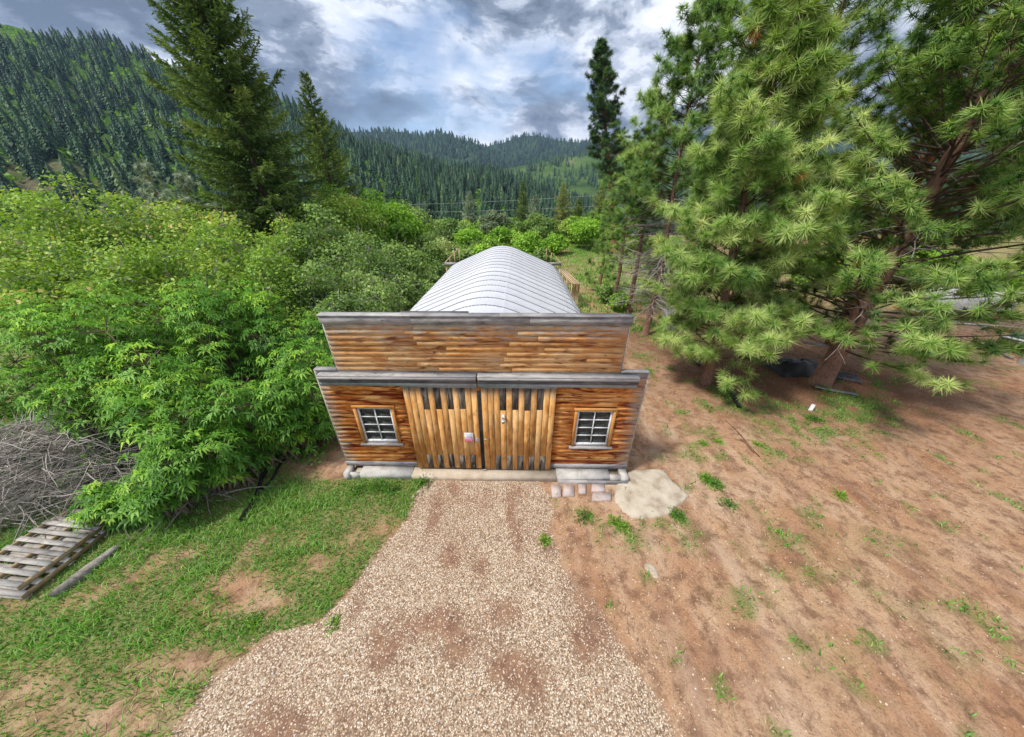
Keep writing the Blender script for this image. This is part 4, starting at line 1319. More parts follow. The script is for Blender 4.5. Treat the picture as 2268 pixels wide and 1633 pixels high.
b0 = AT(1352, 445, 42); b1 = AT(1333, 88, 42)
pv = Vector(b1) - Vector(b0); bs = Vector(b0) - pv * (b0.z / pv.z)
pine('tall narrow pine with a bare red trunk standing on the skyline', bs, b1, 0.34, 0.40, 2.25, 200, 10, 34, 0.46, 0.042, 'tall_pine', 'needle_dark', 'bark_red', tint=0.45,
     profile=lambda k: (0.55 + 0.6 * min(1, k * 5)) * (1 - k) ** 0.55)
#%%END_TREES


# ------------------------------------------------------------------ the workshop
wk = empty('workshop', (-0.70, 0, 0), 'weathered board workshop with a false front and arched metal roof', 'workshop', rz=R(-1.0))


def board(x0, x1, z0, z1, mat, proud=0.0, name='siding_board', parent=None):
    """a lap board: the lower edge stands proud of the upper"""
    b = MB()
    j = random.uniform(-0.0025, 0.0025)
    yb, yt = -0.030 - proud + j, -0.014 - proud + j
    g = 0.0025
    yb -= 0.006
    b.v = [(x0 + g, yb, z0 + g), (x1 - g, yb, z0 + g), (x1 - g, yt, z1), (x0 + g, yt, z1), (x0 + g, 0.0 - proud, z0 + g), (x1 - g, -proud, z0 + g), (x1 - g, -proud, z1), (x0 + g, -proud, z1)]
    b.f = [(0, 1, 2, 3), (5, 4, 7, 6), (4, 5, 1, 0), (3, 2, 6, 7), (4, 0, 3, 7), (1, 5, 6, 2)]
    return b.build(name, M[mat], parent or wk)


def split(x0, x1, lo=1.3, hi=3.2):
    out, x = [], x0
    while x1 - x > hi * 0.9:
        s = x + random.uniform(lo, hi)
        if x1 - s < 0.5: break
        out.append((x, s)); x = s
    out.append((x, x1))
    return out


DX0, DX1 = -1.77, 1.70          # doorway (local x)
W1 = (-3.00, -2.17, 1.03, 2.10)  # left window
W2 = (2.25, 3.08, 1.00, 2.08)    # right window
CS = 0.07
rows = 21
z0r, ex = 0.37, 0.1305
for i in range(rows):
    za_, zb_ = z0r + i * ex, z0r + (i + 1) * ex
    ov = 0.012
    for side, (xa_, xb_), Wn in ((0, (-3.68, DX0 + 0.05), W1), (1, (DX1 - 0.05, 3.68), W2)):
        if zb_ > 2.70:
            continue
        hit = za_ < Wn[3] + CS * 0.6 and zb_ > Wn[2] - 0.04
        segs = [(xa_, Wn[0] - CS + 0.01), (Wn[1] + CS - 0.01, xb_)] if hit else split(xa_, xb_, 0.9, 2.4)
        for s in segs:
            board(s[0], s[1], za_, zb_ + ov, 'siding_lower')
    if zb_ > 2.70:
        for s in split(-3.68, 3.68, 1.5, 3.0):
            board(s[0], s[1], za_, zb_ + ov, 'siding_lower' if i < rows - 1 else 'grey_wood')
for s in ((-3.69, DX0 + 0.04), (DX1 - 0.04, 3.69)):
    MB().box(s[0], s[1], -0.045, 0.0, 0.22, z0r - 0.003).build('skirt_board', M['grey_wood'], wk)
# false front above
zt = z0r + rows * ex
for i in range(9):
    za_, zb_ = zt + 0.003 + i * 0.122, zt + 0.003 + (i + 1) * 0.122
    for s in split(-3.17, 3.07, 1.1, 2.8):
        board(s[0], s[1], za_, zb_ + (0.010 if i < 8 else 0), 'siding_upper')
zu = zt + 0.003 + 9 * 0.122
for a_, b_ in ((-3.21, -1.35), (-1.345, 1.05), (1.055, 3.11)):
    MB().box(a_, b_, -0.06, 0.0, zu + 0.002, zu + 0.165).build('fascia_board', M['grey_wood'], wk)
for a_, b_, dz in ((-3.22, 0.45, 0.0), (0.455, 3.12, 0.004)):
    MB().box(a_, b_, -0.075, 0.11, zu + 0.168 + dz, zu + 0.198 + dz).build('cap_board', M['grey_wood'], wk)
MB().box(-1.6, -0.2, 0.12, 0.20, zu + 0.15, zu + 0.20).build('brace_board', M['dark_wood'], wk)
for a_, b_ in ((-3.69, -3.19), (3.08, 3.69)):
    MB().box(a_, b_, -0.05, 0.09, zt + 0.004, zt + 0.03).build('shoulder_cap', M['grey_wood'], wk)
for x_ in (-3.24, 3.10):
    MB().box(x_ + 0.035 if x_ < 0 else x_ - 0.012, x_ + 0.05 if x_ < 0 else x_ + 0.003, 0.003, 0.05, zt + 0.035, zu + 0.16).build('edge_trim', M['paint_white'], wk)
# framing behind the boards (closes the front)
MB().box(-3.64, DX0, 0.003, 0.10, 0.2, zt).box(DX1, 3.64, 0.003, 0.10, 0.2, zt).box(DX0, DX1, 0.003, 0.10, 2.62, zt).box(-3.14, 3.04, 0.003, 0.10, zt + 0.002, zu + 0.16)
fr = MB()
for a_, b_, c_, d_ in ((-3.64, W1[0], 0.2, zt), (W1[1], DX0, 0.2, zt), (W1[0], W1[1], 0.2, W1[2]), (W1[0], W1[1], W1[3], zt),
                       (W2[1], 3.64, 0.2, zt), (DX1, W2[0], 0.2, zt), (W2[0], W2[1], 0.2, W2[2]), (W2[0], W2[1], W2[3], zt), (DX0, DX1, 2.66, zt), (-3.14, 3.04, zt + 0.002, zu + 0.16)):
    fr.box(a_, b_, 0.003, 0.09, c_, d_)
fr.build('wall_framing', M['dark_wood'], wk)
for x_ in (-3.71, 3.67):
    MB().box(x_, x_ + 0.04, -0.02, 0.12, 0.2, zt).build('corner_board', M['grey_wood_v'], wk)
MB().box(3.60, 3.72, 0.13, 0.22, 0.0, 0.62).build('corner_post', M['rust'], wk)


# windows
def window(Wn, side, label=None):
    x0, x1, z0, z1 = Wn
    fw = MB()
    s = 0.045
    fw.box(x0, x1, -0.02, 0.03, z0, z0 + 0.075).box(x0, x1, -0.02, 0.03, z1 - s, z1).box(x0, x0 + s, -0.02, 0.03, z0 + 0.077, z1 - s - 0.002).box(x1 - s, x1, -0.02, 0.03, z0 + 0.077, z1 - s - 0.002)
    f = fw.build('window_sash', M['paint_white'], wk)
    if label: f['label'] = label
    ix0, ix1, iz0, iz1 = x0 + s, x1 - s, z0 + 0.077, z1 - s
    xm = (ix0 + ix1) / 2
    MB().box(xm - 0.012, xm + 0.012, -0.017, 0.02, iz0 + 0.002, iz1 - 0.002).build('muntin', M['paint_white'], f)
    for k in (1, 2, 3):
        zz = iz0 + (iz1 - iz0) * k / 4
        for p_, q_ in ((ix0, xm - 0.014), (xm + 0.014, ix1)):
            MB().box(p_, q_, -0.014, 0.018, zz - 0.011, zz + 0.011).build('muntin', M['paint_white'], f)
    for k in range(4):
        for p_, q_ in ((ix0 + 0.001, xm - 0.013), (xm + 0.013, ix1 - 0.001)):
            za_ = iz0 + (iz1 - iz0) * k / 4 + 0.012; zb_ = iz0 + (iz1 - iz0) * (k + 1) / 4 - 0.012
            dy = random.uniform(-0.001, 0.001)
            MB().box(p_, q_, 0.004 + dy, 0.007 + dy, za_, zb_).build('pane', M['glass'], f)
    MB().box(x0 - CS, x0 - 0.004, -0.058, 0.0, z0 - 0.01, z1 + 0.005).build('casing_board', M['casing'], wk)
    MB().box(x1 + 0.004, x1 + CS, -0.058, 0.0, z0 - 0.01, z1 + 0.005).build('casing_board', M['casing'], wk)
    MB().box(x0 - CS - 0.02, x1 + CS + 0.02, -0.064, 0.0, z1 + 0.008, z1 + 0.075).build('casing_board', M['casing'], wk)
    MB().box(x0 - CS - 0.05, x1 + CS + 0.05, -0.10, 0.0, z0 - 0.055, z0 - 0.013).build('window_sill', M['grey_wood'], wk)


window(W1, 0)
window(W2, 1)

# doors: planks on two ledges, hung from the track
def door(x0, x1, zb, first_grey_top, name_l):
    n = 12
    wd = (x1 - x0) / n
    lb = MB()
    for zz in (0.5, 1.4, 2.4):
        lb.box(x0 + 0.03, x1 - 0.03, -0.075, -0.04, zz, zz + 0.14)
    d = lb.build('sliding_door', M['dark_wood'], wk)
    d['label'] = name_l
    for i in range(n):
        a_, b_ = x0 + i * wd + 0.0055, x0 + (i + 1) * wd - 0.0055
        dy = random.uniform(-0.004, 0.004)
        y0, y1 = -0.105 + dy, -0.078
        zt_, zg, zl = 2.735 + random.uniform(-0.003, 0.003), 2.13 + random.uniform(-0.02, 0.02), 0.70 + random.uniform(-0.03, 0.03)
        zb_ = zb + random.uniform(-0.006, 0.006)
        gt = (i % 2 == first_grey_top) and 2 <= i <= 10
        gb = (i % 2 != first_grey_top) and 2 <= i <= 10
        lo = zb_
        if gb:
            MB().box(a_, b_, y0, y1, zb_, zl - 0.003).build('door_board', M['door_grey'], d); lo = zl
        hi = zt_
        if gt:
            MB().box(a_, b_, y0, y1, zg + 0.003, zt_).build('door_board', M['door_grey'], d); hi = zg
        MB().box(a_, b_, y0 + 0.001, y1, lo, hi).build('door_board', M['door_wood'], d)
    return d


d1 = door(-1.77, -0.09, 0.235, 1, 'left sliding door with the notice on it')
d2 = door(0.0, 1.70, 0.205, 1, 'right sliding door with the small white lamp')
MB().box(-1.78, -0.085, -0.11, -0.07, 2.738, 2.765).build('hanger_rail', M['steel_track'], d1)
MB().box(-0.005, 1.71, -0.11, -0.07, 2.738, 2.765).build('hanger_rail', M['steel_track'], d2)
MB().box(-0.21, -0.095, -0.128, -0.107, 1.26, 1.285).box(-0.20, -0.13, -0.118, -0.1075, 1.13, 1.255).build('latch', M['latch'], d1)
MB().box(0.005, 0.12, -0.128, -0.107, 1.235, 1.26).build('latch', M['latch'], d2)
MB().tube([(0.50, -0.10, 1.97), (0.50, -0.20, 1.95)], 0.035, 10).tube([(0.50, -0.18, 1.98), (0.50, -0.19, 1.86)], 0.032, 10).build('lamp', M['paint_white'], d2, True)
MB().tube([(0.50, -0.19, 1.86), (0.50, -0.19, 1.82)], 0.034, 10).build('lamp_socket', M['black_plastic'], d2, True)
ch = MB()
for k in range(7):
    c_ = Vector((-0.06 + 0.013 * k, -0.13 - 0.01 * (k % 2), 0.21 + 0.008 * math.sin(k)))
    ch.tube([c_, c_ + Vector((0.016, 0.006, 0.006))], 0.009, 5)
ch.build('chain', M['latch'], wk)
# track hoods over the doors
for a_, b_ in ((-3.56, -0.085), (-0.055, 3.45)):
    MB().box(a_, b_, -0.20, -0.032, 3.045, 3.075).build('hood_board', M['grey_wood'], wk)
    MB().box(a_ + 0.01, b_, -0.215, -0.185, 2.985, 3.042).build('hood_board', M['grey_wood'], wk)
    MB().box(a_ + 0.01, b_, -0.195, -0.165, 2.895, 2.982).build('hood_board', M['dark_wood'], wk)
    MB().box(a_, b_, -0.16, -0.06, 2.80, 2.892).build('door_track', M['steel_track'], wk)

# roof: crimp-curved arch sheets, one object a course
PR = []
for t_ in np.linspace(-1, 1, 2):
    pass


def arch_profile():
    pts = []
    key = [(3.52, 0.0), (3.52, 0.7), (3.50, 1.4), (3.42, 2.0), (3.25, 2.52), (3.02, 2.90), (2.74, 3.16), (2.40, 3.34), (1.55, 3.70), (0.75, 4.03), (0.50, 4.115), (0.25, 4.165), (0, 4.185)]
    # densify
    right = []
    for (a, b), (c, d) in zip(key[:-1], key[1:]):
        n = max(1, int(math.hypot(c - a, d - b) / 0.042))
        for k in range(n):
            right.append((a + (c - a) * k / n, b + (d - b) * k / n))
    right.append(key[-1])
    left = [(-x, z) for x, z in right[::-1]][1:]
    return right + left


AP = arch_profile()
nP = len(AP)
crimp = []
for i, (x_, z_) in enumerate(AP):
    ax_ = abs(x_)
    c_ = 0.009 if (x_ < 0.46 and x_ > -0.62) else (0.012 if (2.35 < ax_ and z_ > 1.6) else 0.0)
    crimp.append(c_ * (1 if i % 2 else -1))
NRM = []
for i in range(nP):
    p, q = AP[max(0, i - 1)], AP[min(nP - 1, i + 1)]
    dx, dz = q[0] - p[0], q[1] - p[1]
    l = math.hypot(dx, dz)
    NRM.append((dz / l, -dx / l))
NRM = [(-a, -b) if (-b * 1 < 0 and False) else (a, b) for a, b in NRM]
V, Fc = [], []
CW = 0.64
for (yy, h) in ((0.0, 0.0), (0.03, 0.0), (CW - 0.065, 0.0), (CW - 0.055, 0.016), (CW - 0.035, 0.016), (CW - 0.03, -0.02)):
    for i, (x_, z_) in enumerate(AP):
        nx_, nz_ = NRM[i]
        if nx_ * x_ + nz_ * 1 < 0:
            nx_, nz_ = -nx_, -nz_
        k = h + (crimp[i] if 0.01 < yy < CW - 0.06 else 0)
        V.append((x_ + nx_ * k, yy, z_ + nz_ * k))
for j in range(5):
    for i in range(nP - 1):
        Fc.append((j * nP + i, j * nP + i + 1, (j + 1) * nP + i + 1, (j + 1) * nP + i))
rmesh = make_mesh('roof_panel', np.array(V), np.array(Fc))
for k in range(18):
    link('roof_panel', rmesh, M['roof_metal'], wk, loc=(0.02 * random.uniform(-1, 1) * 0.3, 0.12 + k * CW, 0.004 * random.uniform(-1, 1)))
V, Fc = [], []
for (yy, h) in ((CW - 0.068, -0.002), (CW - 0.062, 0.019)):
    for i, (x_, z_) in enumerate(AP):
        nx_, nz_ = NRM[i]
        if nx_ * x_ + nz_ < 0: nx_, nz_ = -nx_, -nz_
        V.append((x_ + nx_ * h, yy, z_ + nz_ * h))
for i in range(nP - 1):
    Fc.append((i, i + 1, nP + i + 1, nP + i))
smesh = make_mesh('roof_seam_shade', np.array(V), np.array(Fc))  # thin dark strip before each raised flange, its shade put in as colour
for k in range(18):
    link('roof_seam_shade', smesh, M['seam_shade'], wk, loc=(0, 0.12 + k * CW, 0))
ew = MB().prism([(x_, -z_) for x_, z_ in AP], 0, 0.05)
ew.v = [(a, 11.62 + c, -b) for a, b, c in ew.v]
ew.build('back_wall', M['grey_wood'], wk)
MB().box(-3.5, 3.5, 0.1, 11.6, 0.0, 0.06).build('floor_slab', M['concrete'], wk)
# an old sheet standing inside the right window
xx = np.linspace(2.70, 3.05, 12); zz = np.linspace(1.0, 1.45, 10)
XX, ZZ_ = np.meshgrid(xx, zz)
YY = 0.22 + 0.05 * fbm(XX * 9, ZZ_ * 9, 3) - 0.03 * np.sin(XX * 40)
ii = np.arange(120).reshape(10, 12)
XX = XX + (ZZ_ - 1.0) * 0.25 - 0.05
sh = link('crumpled_sheet', make_mesh('crumpled_sheet', np.stack([XX.ravel(), YY.ravel(), ZZ_.ravel()], 1), np.stack([ii[:-1, :-1].ravel(), ii[:-1, 1:].ravel(), ii[1:, 1:].ravel(), ii[1:, :-1].ravel()], 1), None, True), M['interior_cloth'])
sh.location = (-0.70, 0.0, 0)
tag(sh, 'crumpled pale sheet standing behind the panes of the right window', 'sheet')

# concrete step
st = empty('concrete_step', (-0.70, 0, 0), 'long low concrete step under the workshop front', 'step', rz=R(-1.0))
MB().box(-3.25, -1.90, -0.30, -0.003, -0.05, 0.195).build('step_slab', M['concrete'], st)
MB().box(-1.895, 1.85, -0.31, -0.003, -0.05, 0.172).build('threshold', M['concrete_warm'], st)
MB().box(1.855, 3.22, -0.30, -0.003, -0.05, 0.198).build('step_slab', M['concrete'], st)
MB().box(-3.66, -3.52, -0.33, -0.003, -0.05, 0.215).box(-3.515, -3.255, -0.30, -0.24, -0.05, 0.19).build('end_block', M['concrete'], st)
MB().box(3.50, 3.68, -0.33, -0.003, -0.05, 0.215).box(3.225, 3.495, -0.30, -0.20, -0.05, 0.20).build('end_block', M['concrete'], st)
MB().box(-3.515, 3.495, -0.20, -0.002, -0.05, 0.09).build('footing', M['concrete_warm'], st)
MB().box(1.9, 3.66, -0.372, -0.335, -0.06, 0.11).build('rough_timber', M['grey_wood'], st)

# the notice
sg = empty('notice_sign', (-1.055, -0.10, 1.30), 'small white and pink printed notice fixed to the left door', 'sign', rz=R(-1.0))
MB().box(-0.105, 0.105, -0.022, -0.016, -0.13, 0.15).build('board', M['sign_white'], sg)
MB().box(-0.098, 0.098, -0.0245, -0.0225, -0.122, -0.03).build('pink_band', M['sign_pink'], sg)


def text(body, size, x, z, mat, parent, y=-0.0255):
    cu = bpy.data.curves.new('lettering', 'FONT')
    cu.body = body; cu.size = size; cu.align_x = 'CENTER'; cu.align_y = 'CENTER'; cu.extrude = 0.0004
    to = bpy.data.objects.new('lettering', cu)
    COL.objects.link(to)
    bpy.context.view_layer.update()
    me = bpy.data.meshes.new_from_object(to.evaluated_get(bpy.context.evaluated_depsgraph_get()))
    bpy.data.objects.remove(to)
    me.materials.clear()
    o = link('lettering', me, mat, parent, loc=(x, y, z), rot=(R(90), 0, 0))
    return o


for body, z_ in (('PROTECTED', 0.118), ('THE SCOT', 0.080), ('DUE TO', 0.040), ('MOST COM', 0.002)):
    text(body, 0.034, 0, z_, M['sign_ink'], sg, -0.0235)
text('TRESPASSING', 0.028, 0, -0.055, M['sign_white'], sg, -0.026)
text('IS PROHIBITED', 0.025, 0, -0.095, M['sign_white'], sg, -0.026)


# ------------------------------------------------------------------ wooden frames at the back, rack, sheets
def bframe(px, label, mirror):
    c = AT(px, 584, 17.9)
    t = empty('timber_frame', (c.x, c.y, 0), label, 'wooden frame')
    s = -1 if mirror else 1
    z = c.z
    MB().box(-0.45, 0.45, -0.02, 0.02, z - 0.10, z + 0.06).build('plank', M['grey_wood'], t)
    MB().tube([(s * 0.40, 0.05, z + 0.06), (-s * 0.42, 0.05, z + 0.80)], 0.025, 4).build('rafter', M['new_lumber'], t)
    for k in range(4):
        x_ = s * (0.40 - 0.27 * k)
        MB().box(x_ - 0.02, x_ + 0.02, 0.03, 0.07, z + 0.05, z + 0.08 + 0.235 * k).build('stud', M['new_lumber'], t)
    for x_ in (-0.36, 0.38):
        MB().box(x_ - 0.03, x_ + 0.03, 0.022, 0.08, -0.1, z - 0.0).build('post', M['new_lumber'], t)
    return t


bframe(1002, 'open timber frame at the back left corner of the roof', True).rotation_euler = (0, 0, 0)
bframe(1226, 'open timber frame at the back right corner of the roof', False)
for o_ in list(bpy.data.objects):
    pass
c = AT(1275, 629, 20.0)
t = empty('lumber_rack', (c.x, c.y, 0), 'long narrow rack of thin boards right of the metal roof', 'rack', rz=R(4))
for k in range(4):
    MB().box(-0.25 + 0.15 * k, -0.25 + 0.15 * k + 0.085, 0, 4.6, 1.58, 1.62).build('rail', M['new_lumber'], t)
for k in range(4):
    y_ = 0.05 + 1.45 * k
    for x_ in (-0.22, 0.02, 0.26):
        MB().box(x_ - 0.025, x_ + 0.025, y_, y_ + 0.05, -0.1, 1.577).build('leg', M['new_lumber'], t)
for k in range(7):
    x_ = -0.2 + 0.07 * k
    MB().tube([(x_, -0.04, 0.0), (x_ + 0.05, 0.02, 1.56)], 0.022, 4).build('leaning_board', M['new_lumber'], t)

c = G(1484, 742)
t = empty('metal_sheet', (c.x, c.y, 0), 'pale blue metal sheet leaning behind the bushy pine', 'metal sheet', rz=R(35))
MB().box(-0.6, 0.6, -0.01, 0.01, 0, 1.5, Matrix.Rotation(R(-14), 4, 'X')).build('sheet', M['paint_white'], t)
for k in range(5):
    x_ = -0.55 + 0.27 * k
    MB().box(x_, x_ + 0.03, -0.03, -0.012, 0, 1.5, Matrix.Rotation(R(-14), 4, 'X')).build('rib', M['steel_track'], t)

# power lines crossing the valley
pl = MB()
for (a_, b_, sag) in (((700, 455), (1500, 420), 0.8), ((700, 468), (1500, 446), 0.9)):
    A_, B_ = AT(a_[0], a_[1], 95), AT(b_[0], b_[1], 70)
    pl.tube([A_.lerp(B_, s) - Vector((0, 0, sag * 4 * s * (1 - s))) for s in np.linspace(0, 1, 24)], 0.028, 4, False)
tag(pl.build('power_line', M['wire']), 'two thin power lines crossing in front of the valley forest', 'power line')


# ------------------------------------------------------------------ pallets, brush, pipes
def pallet(loc, rz, label, z=0.0, lx=1.25, ly=1.05, n=7, tilt=0.0):
    t = empty('wooden_pallet', (loc[0], loc[1], z), label, 'pallet', 'pallets in the grass', rz)
    t.rotation_euler = (tilt, 0, rz)
    for x_ in (-lx / 2 + 0.02, -0.02, lx / 2 - 0.06):
        MB().box(x_, x_ + 0.04, -ly / 2, ly / 2, 0.02, 0.11).build('stringer', M['pallet_side'], t)
    for k in range(n):
        y_ = -ly / 2 + (ly - 0.10) * k / (n - 1)
        MB().box(-lx / 2 + random.uniform(-.01, .01), lx / 2 + random.uniform(-.01, .01), y_, y_ + 0.095, 0.112, 0.13).build('deck_slat', M['pallet_wood'], t)
    for k in (0, n // 2, n - 1):
        y_ = -ly / 2 + (ly - 0.10) * k / (n - 1)
        MB().box(-lx / 2, lx / 2, y_, y_ + 0.095, 0.0, 0.018).build('bottom_slat', M['pallet_wood'], t)
    return t


pc = G(85, 1318)
pallet((pc.x - 0.72, pc.y + 0.60), R(-4), 'lower pallet of the stack at the lower left edge', 0.03, 1.40, 1.30, 7)
pallet((pc.x - 0.76, pc.y + 0.66), R(-6), 'upper grey pallet of the stack at the lower left edge', 0.165, 1.36, 1.22, 7)
pc2 = G(215, 1165)
pallet((pc2.x - 0.35, pc2.y + 0.1), R(-8), 'grey pallet half buried under the elder twigs', 0.05, 1.2, 0.7, 4)
# bark-covered slab beside the pallets
a_, b_ = G(120, 1325), G(262, 1215)
lg = MB()
lg.tube([Vector((a_.x, a_.y, 0.05)), a_.lerp(b_, 0.4) + Vector((0.05, 0, 0.06)), Vector((b_.x, b_.y, 0.05))], [0.08, 0.11, 0.06], 9)
tag(lg.build('bark_log', M['log'], None, True), 'grey split log lying in the grass beside the pallets', 'log')


def brush(name, label, cx, cy, rx, ry, h, n, mat, kind='stuff', long=1.5):
    b = MB()
    for i in range(n):
        a = random.uniform(0, 6.28); f = math.sqrt(random.random())
        x_, y_ = cx + rx * f * math.cos(a), cy + ry * f * math.sin(a)
        z_ = random.uniform(0.02, 1.0) * h * (1 - 0.6 * f * f)
        ln = random.uniform(0.4, 1.0) * long
        aa = random.uniform(0, 6.28)
        pts = curve_pts((x_, y_, z_), (math.cos(aa), math.sin(aa), random.uniform(-0.25, 0.3)), ln, 5, -0.03, 0.22)
        for p in pts:
            p.z = max(p.z, 0.02)
        r_ = random.choice((0.006, 0.008, 0.008, 0.012, 0.018))
        b.tube(pts, [r_ * (1 - j / 6.5) for j in range(6)], 3, False)
    return tag(b.build(name, mat), label, None, kind=kind)


p = G(95, 1095)
brush('brush_pile', 'pile of grey dead branches at the left edge', p.x - 0.2, p.y + 0.5, 2.3, 1.6, 1.7, 2600, M['twig_grey'])
p = G(330, 1120)
brush('fallen_twigs', 'grey twigs tangled under the elder shrubs', p.x, p.y + 0.5, 1.6, 0.9, 0.6, 300, M['twig_grey'])
p = G(600, 1010)
brush('dead_stems', 'brown dead stems tangled beneath the shrubs by the workshop corner', p.x - 0.1, p.y + 0.9, 1.3, 1.1, 1.3, 380, M['twig_brown'])
# green undergrowth at the foot of the shrubs
C, Rr = [], []
for i in range(170):
    px, py = random.uniform(120, 760), random.uniform(960, 1150)
    p = G(px, py)
    if p.x > -5.1 + 0.1 or py > 1180 - (px - 120) * 0.22: continue
    C.append((p.x, p.y + 0.5, 0.12)); Rr.append(random.uniform(0.16, 0.42))
for i in range(70):
    C.append((random.uniform(-8.5, -5.3), random.uniform(1.0, 8), random.uniform(0.1, 0.5))); Rr.append(random.uniform(0.3, 0.6))
for i in range(110):
    C.append((random.uniform(-18, -10.5), random.uniform(-0.5, 3.0), random.uniform(0.1, 0.9))); Rr.append(random.uniform(0.3, 0.6))
V, Fc, T = leaf_cloud(C, Rr, 36000, 0.085, 0.42, 0.8, 0.1)
tag(link('undergrowth', make_mesh('undergrowth', V, Fc, {'tint': T}), M['leaf_elder']), 'low leafy undergrowth at the foot of the shrubs', None, kind='stuff')


def lay(a, b, r, z, n=8, sag=0.03):
    A_, B_ = G(*a), G(*b)
    return [Vector((A_.x + (B_.x - A_.x) * s, A_.y + (B_.y - A_.y) * s, z + sag * math.sin(s * 9 + a[0]))) + Vector((0.03 * math.sin(5 * s), 0, 0)) for s in np.linspace(0, 1, n)]


tag(MB().tube(lay((535, 1160), (598, 1040), .04, 0.07), 0.045, 10).build('black_pipe', M['black_plastic'], None, True), 'thicker black pipe lying in the grass left of the workshop, nearer one', 'pipe')
tag(MB().tube(lay((580, 1090), (640, 1012), .03, 0.05), 0.032, 10).build('black_pipe', M['black_plastic'], None, True), 'thinner black pipe lying beside bare earth left of the workshop', 'pipe')
tag(MB().tube(lay((1637, 907), (1590, 838), .06, 0.07, sag=0), 0.065, 12).build('black_pipe', M['black_plastic'], None, True), 'black corrugated pipe with open end below the bushy pine', 'pipe')
tag(MB().tube(lay((1628, 893), (1600, 850), .05, 0.16, sag=0), 0.045, 12).build('black_pipe', M['black_plastic'], None, True), 'black pipe resting on another below the bushy pine', 'pipe')
tag(MB().tube(lay((1548, 812), (1518, 784), .05, 0.06, sag=0), 0.05, 10).build('black_pipe', M['black_plastic'], None, True), 'short black pipe left of the bushy pine trunk', 'pipe')
tag(MB().tube(lay((1606, 932), (1684, 1014), .01, 0.03, 6, 0.008), 0.012, 6).build('rod', M['rust']), 'longer thin rusty rod lying on the dirt', 'rod')
tag(MB().tube(lay((1640, 975), (1672, 1006), .01, 0.03, 6, 0.006), 0.013, 6).build('rod', M['rust']), 'shorter thin rod lying close beside the longer one', 'rod')

# scrap under the leaning pine
c = G(1800, 835)
t = empty('tarp_bundle', (c.x - 0.3, c.y + 0.5, 0), 'black tarp bundle behind the leaning pine trunk', 'tarp')
xx = np.linspace(-1, 1, 26); yy = np.linspace(-1, 1, 18)
XX, YY = np.meshgrid(xx, yy)
ZZ_ = 0.55 * (1 - np.clip(np.abs(XX), 0, 1) ** 4) * (1 - np.clip(np.abs(YY), 0, 1) ** 4) * (0.6 + 0.6 * fbm(XX * 3 + 4, YY * 3, 5)) + 0.02
ii = np.arange(26 * 18).reshape(18, 26)
link('tarp', make_mesh('tarp', np.stack([(XX * 1.0).ravel(), (YY * 0.55).ravel(), ZZ_.ravel()], 1), np.stack([ii[:-1, :-1].ravel(), ii[:-1, 1:].ravel(), ii[1:, 1:].ravel(), ii[1:, :-1].ravel()], 1), None, True), M['black_tarp'], t)
t = empty('grate', (c.x + 1.1, c.y + 0.05, 0.03), 'dark slatted timber grate on the ground right of the pine trunk', 'grate', rz=R(-28))
for k in range(7):
    MB().box(-0.6, 0.6, -0.42 + 0.13 * k, -0.36 + 0.13 * k, 0.03, 0.05).build('slat', M['dark_wood'], t)
for x_ in (-0.58, 0.0, 0.54):
    MB().box(x_, x_ + 0.05, -0.44, 0.5, 0, 0.028).build('runner', M['dark_wood'], t)
for k, (px, py, ln, rz, lab, mt) in enumerate(((1745, 818, 1.5, -18, 'dark plank lying left of the black tarp', 'dark_wood'), (1790, 790, 0.9, -12, 'pale grey board on top of the black tarp', 'grey_wood'), (1850, 868, 1.3, -22, 'pale narrow board in front of the grate', 'grey_wood'))):
    q = G(px, py)
    tag(MB().box(-ln / 2, ln / 2, -0.07, 0.07, 0, 0.04).build('plank', M[mt], None, loc=(q.x, q.y, 0.03 if k != 1 else 0.62), rot=(0.03, 0.04, R(rz))), lab, 'plank')
t = G(1795, 908)
tag(MB().tube([(0, 0, -0.05), (0.01, 0, 0.22), (0.01, 0, 0.235)], [0.055, 0.055, 0.02], 10).build('marker_stub', M['paint_white'], None, True, loc=(t.x, t.y, 0)), 'short pale pipe stub standing in the weeds on the right', 'pipe stub')


# concrete spill, paving stones
sp = [G(a, b) for a, b in ((1364, 1110), (1362, 1090), (1367, 1066), (1391, 1046), (1410, 1043), (1430, 1040), (1452, 1040), (1469, 1044), (1480, 1056), (1490, 1068), (1500, 1078), (1509, 1085), (1518, 1094), (1524, 1101), (1512, 1110), (1498, 1121), (1490, 1131), (1477, 1142), (1458, 1147), (1438, 1149), (1416, 1149), (1398, 1147), (1388, 1140), (1380, 1132), (1370, 1120))]
sp = [sp[i].lerp(sp[(i + 1) % len(sp)], f) for i in range(len(sp)) for f in (0, 0.33, 0.66)]
_c = sum(sp, Vector()) / len(sp)
sp = [_c + (p - _c) * random.uniform(0.965, 1.035) for p in sp]
cx_, cy_ = sum(p.x for p in sp) / len(sp), sum(p.y for p in sp) / len(sp)
V, Fc = [(cx_, cy_, 0.045)], []
n_ = len(sp)
ring = []
for f, zz in ((0.55, 0.045), (0.93, 0.045), (1.0, 0.03), (1.02, -0.06)):
    for i, p in enumerate(sp):
        j = 1
        V.append((cx_ + (p.x - cx_) * (f * j if f > .8 else f), cy_ + (p.y - cy_) * f * j, zz))
for i in range(n_):
    Fc.append((0, 1 + i, 1 + (i + 1) % n_))
    for r_ in range(3):
        a_, b_ = 1 + r_ * n_ + i, 1 + r_ * n_ + (i + 1) % n_
        Fc.append((a_, a_ + n_, b_ + n_, b_))
tag(link('concrete_patch', make_mesh('concrete_patch', V, Fc, None, False), M['spill']), 'irregular pale patch of spilled concrete at the right end of the step', 'concrete patch')
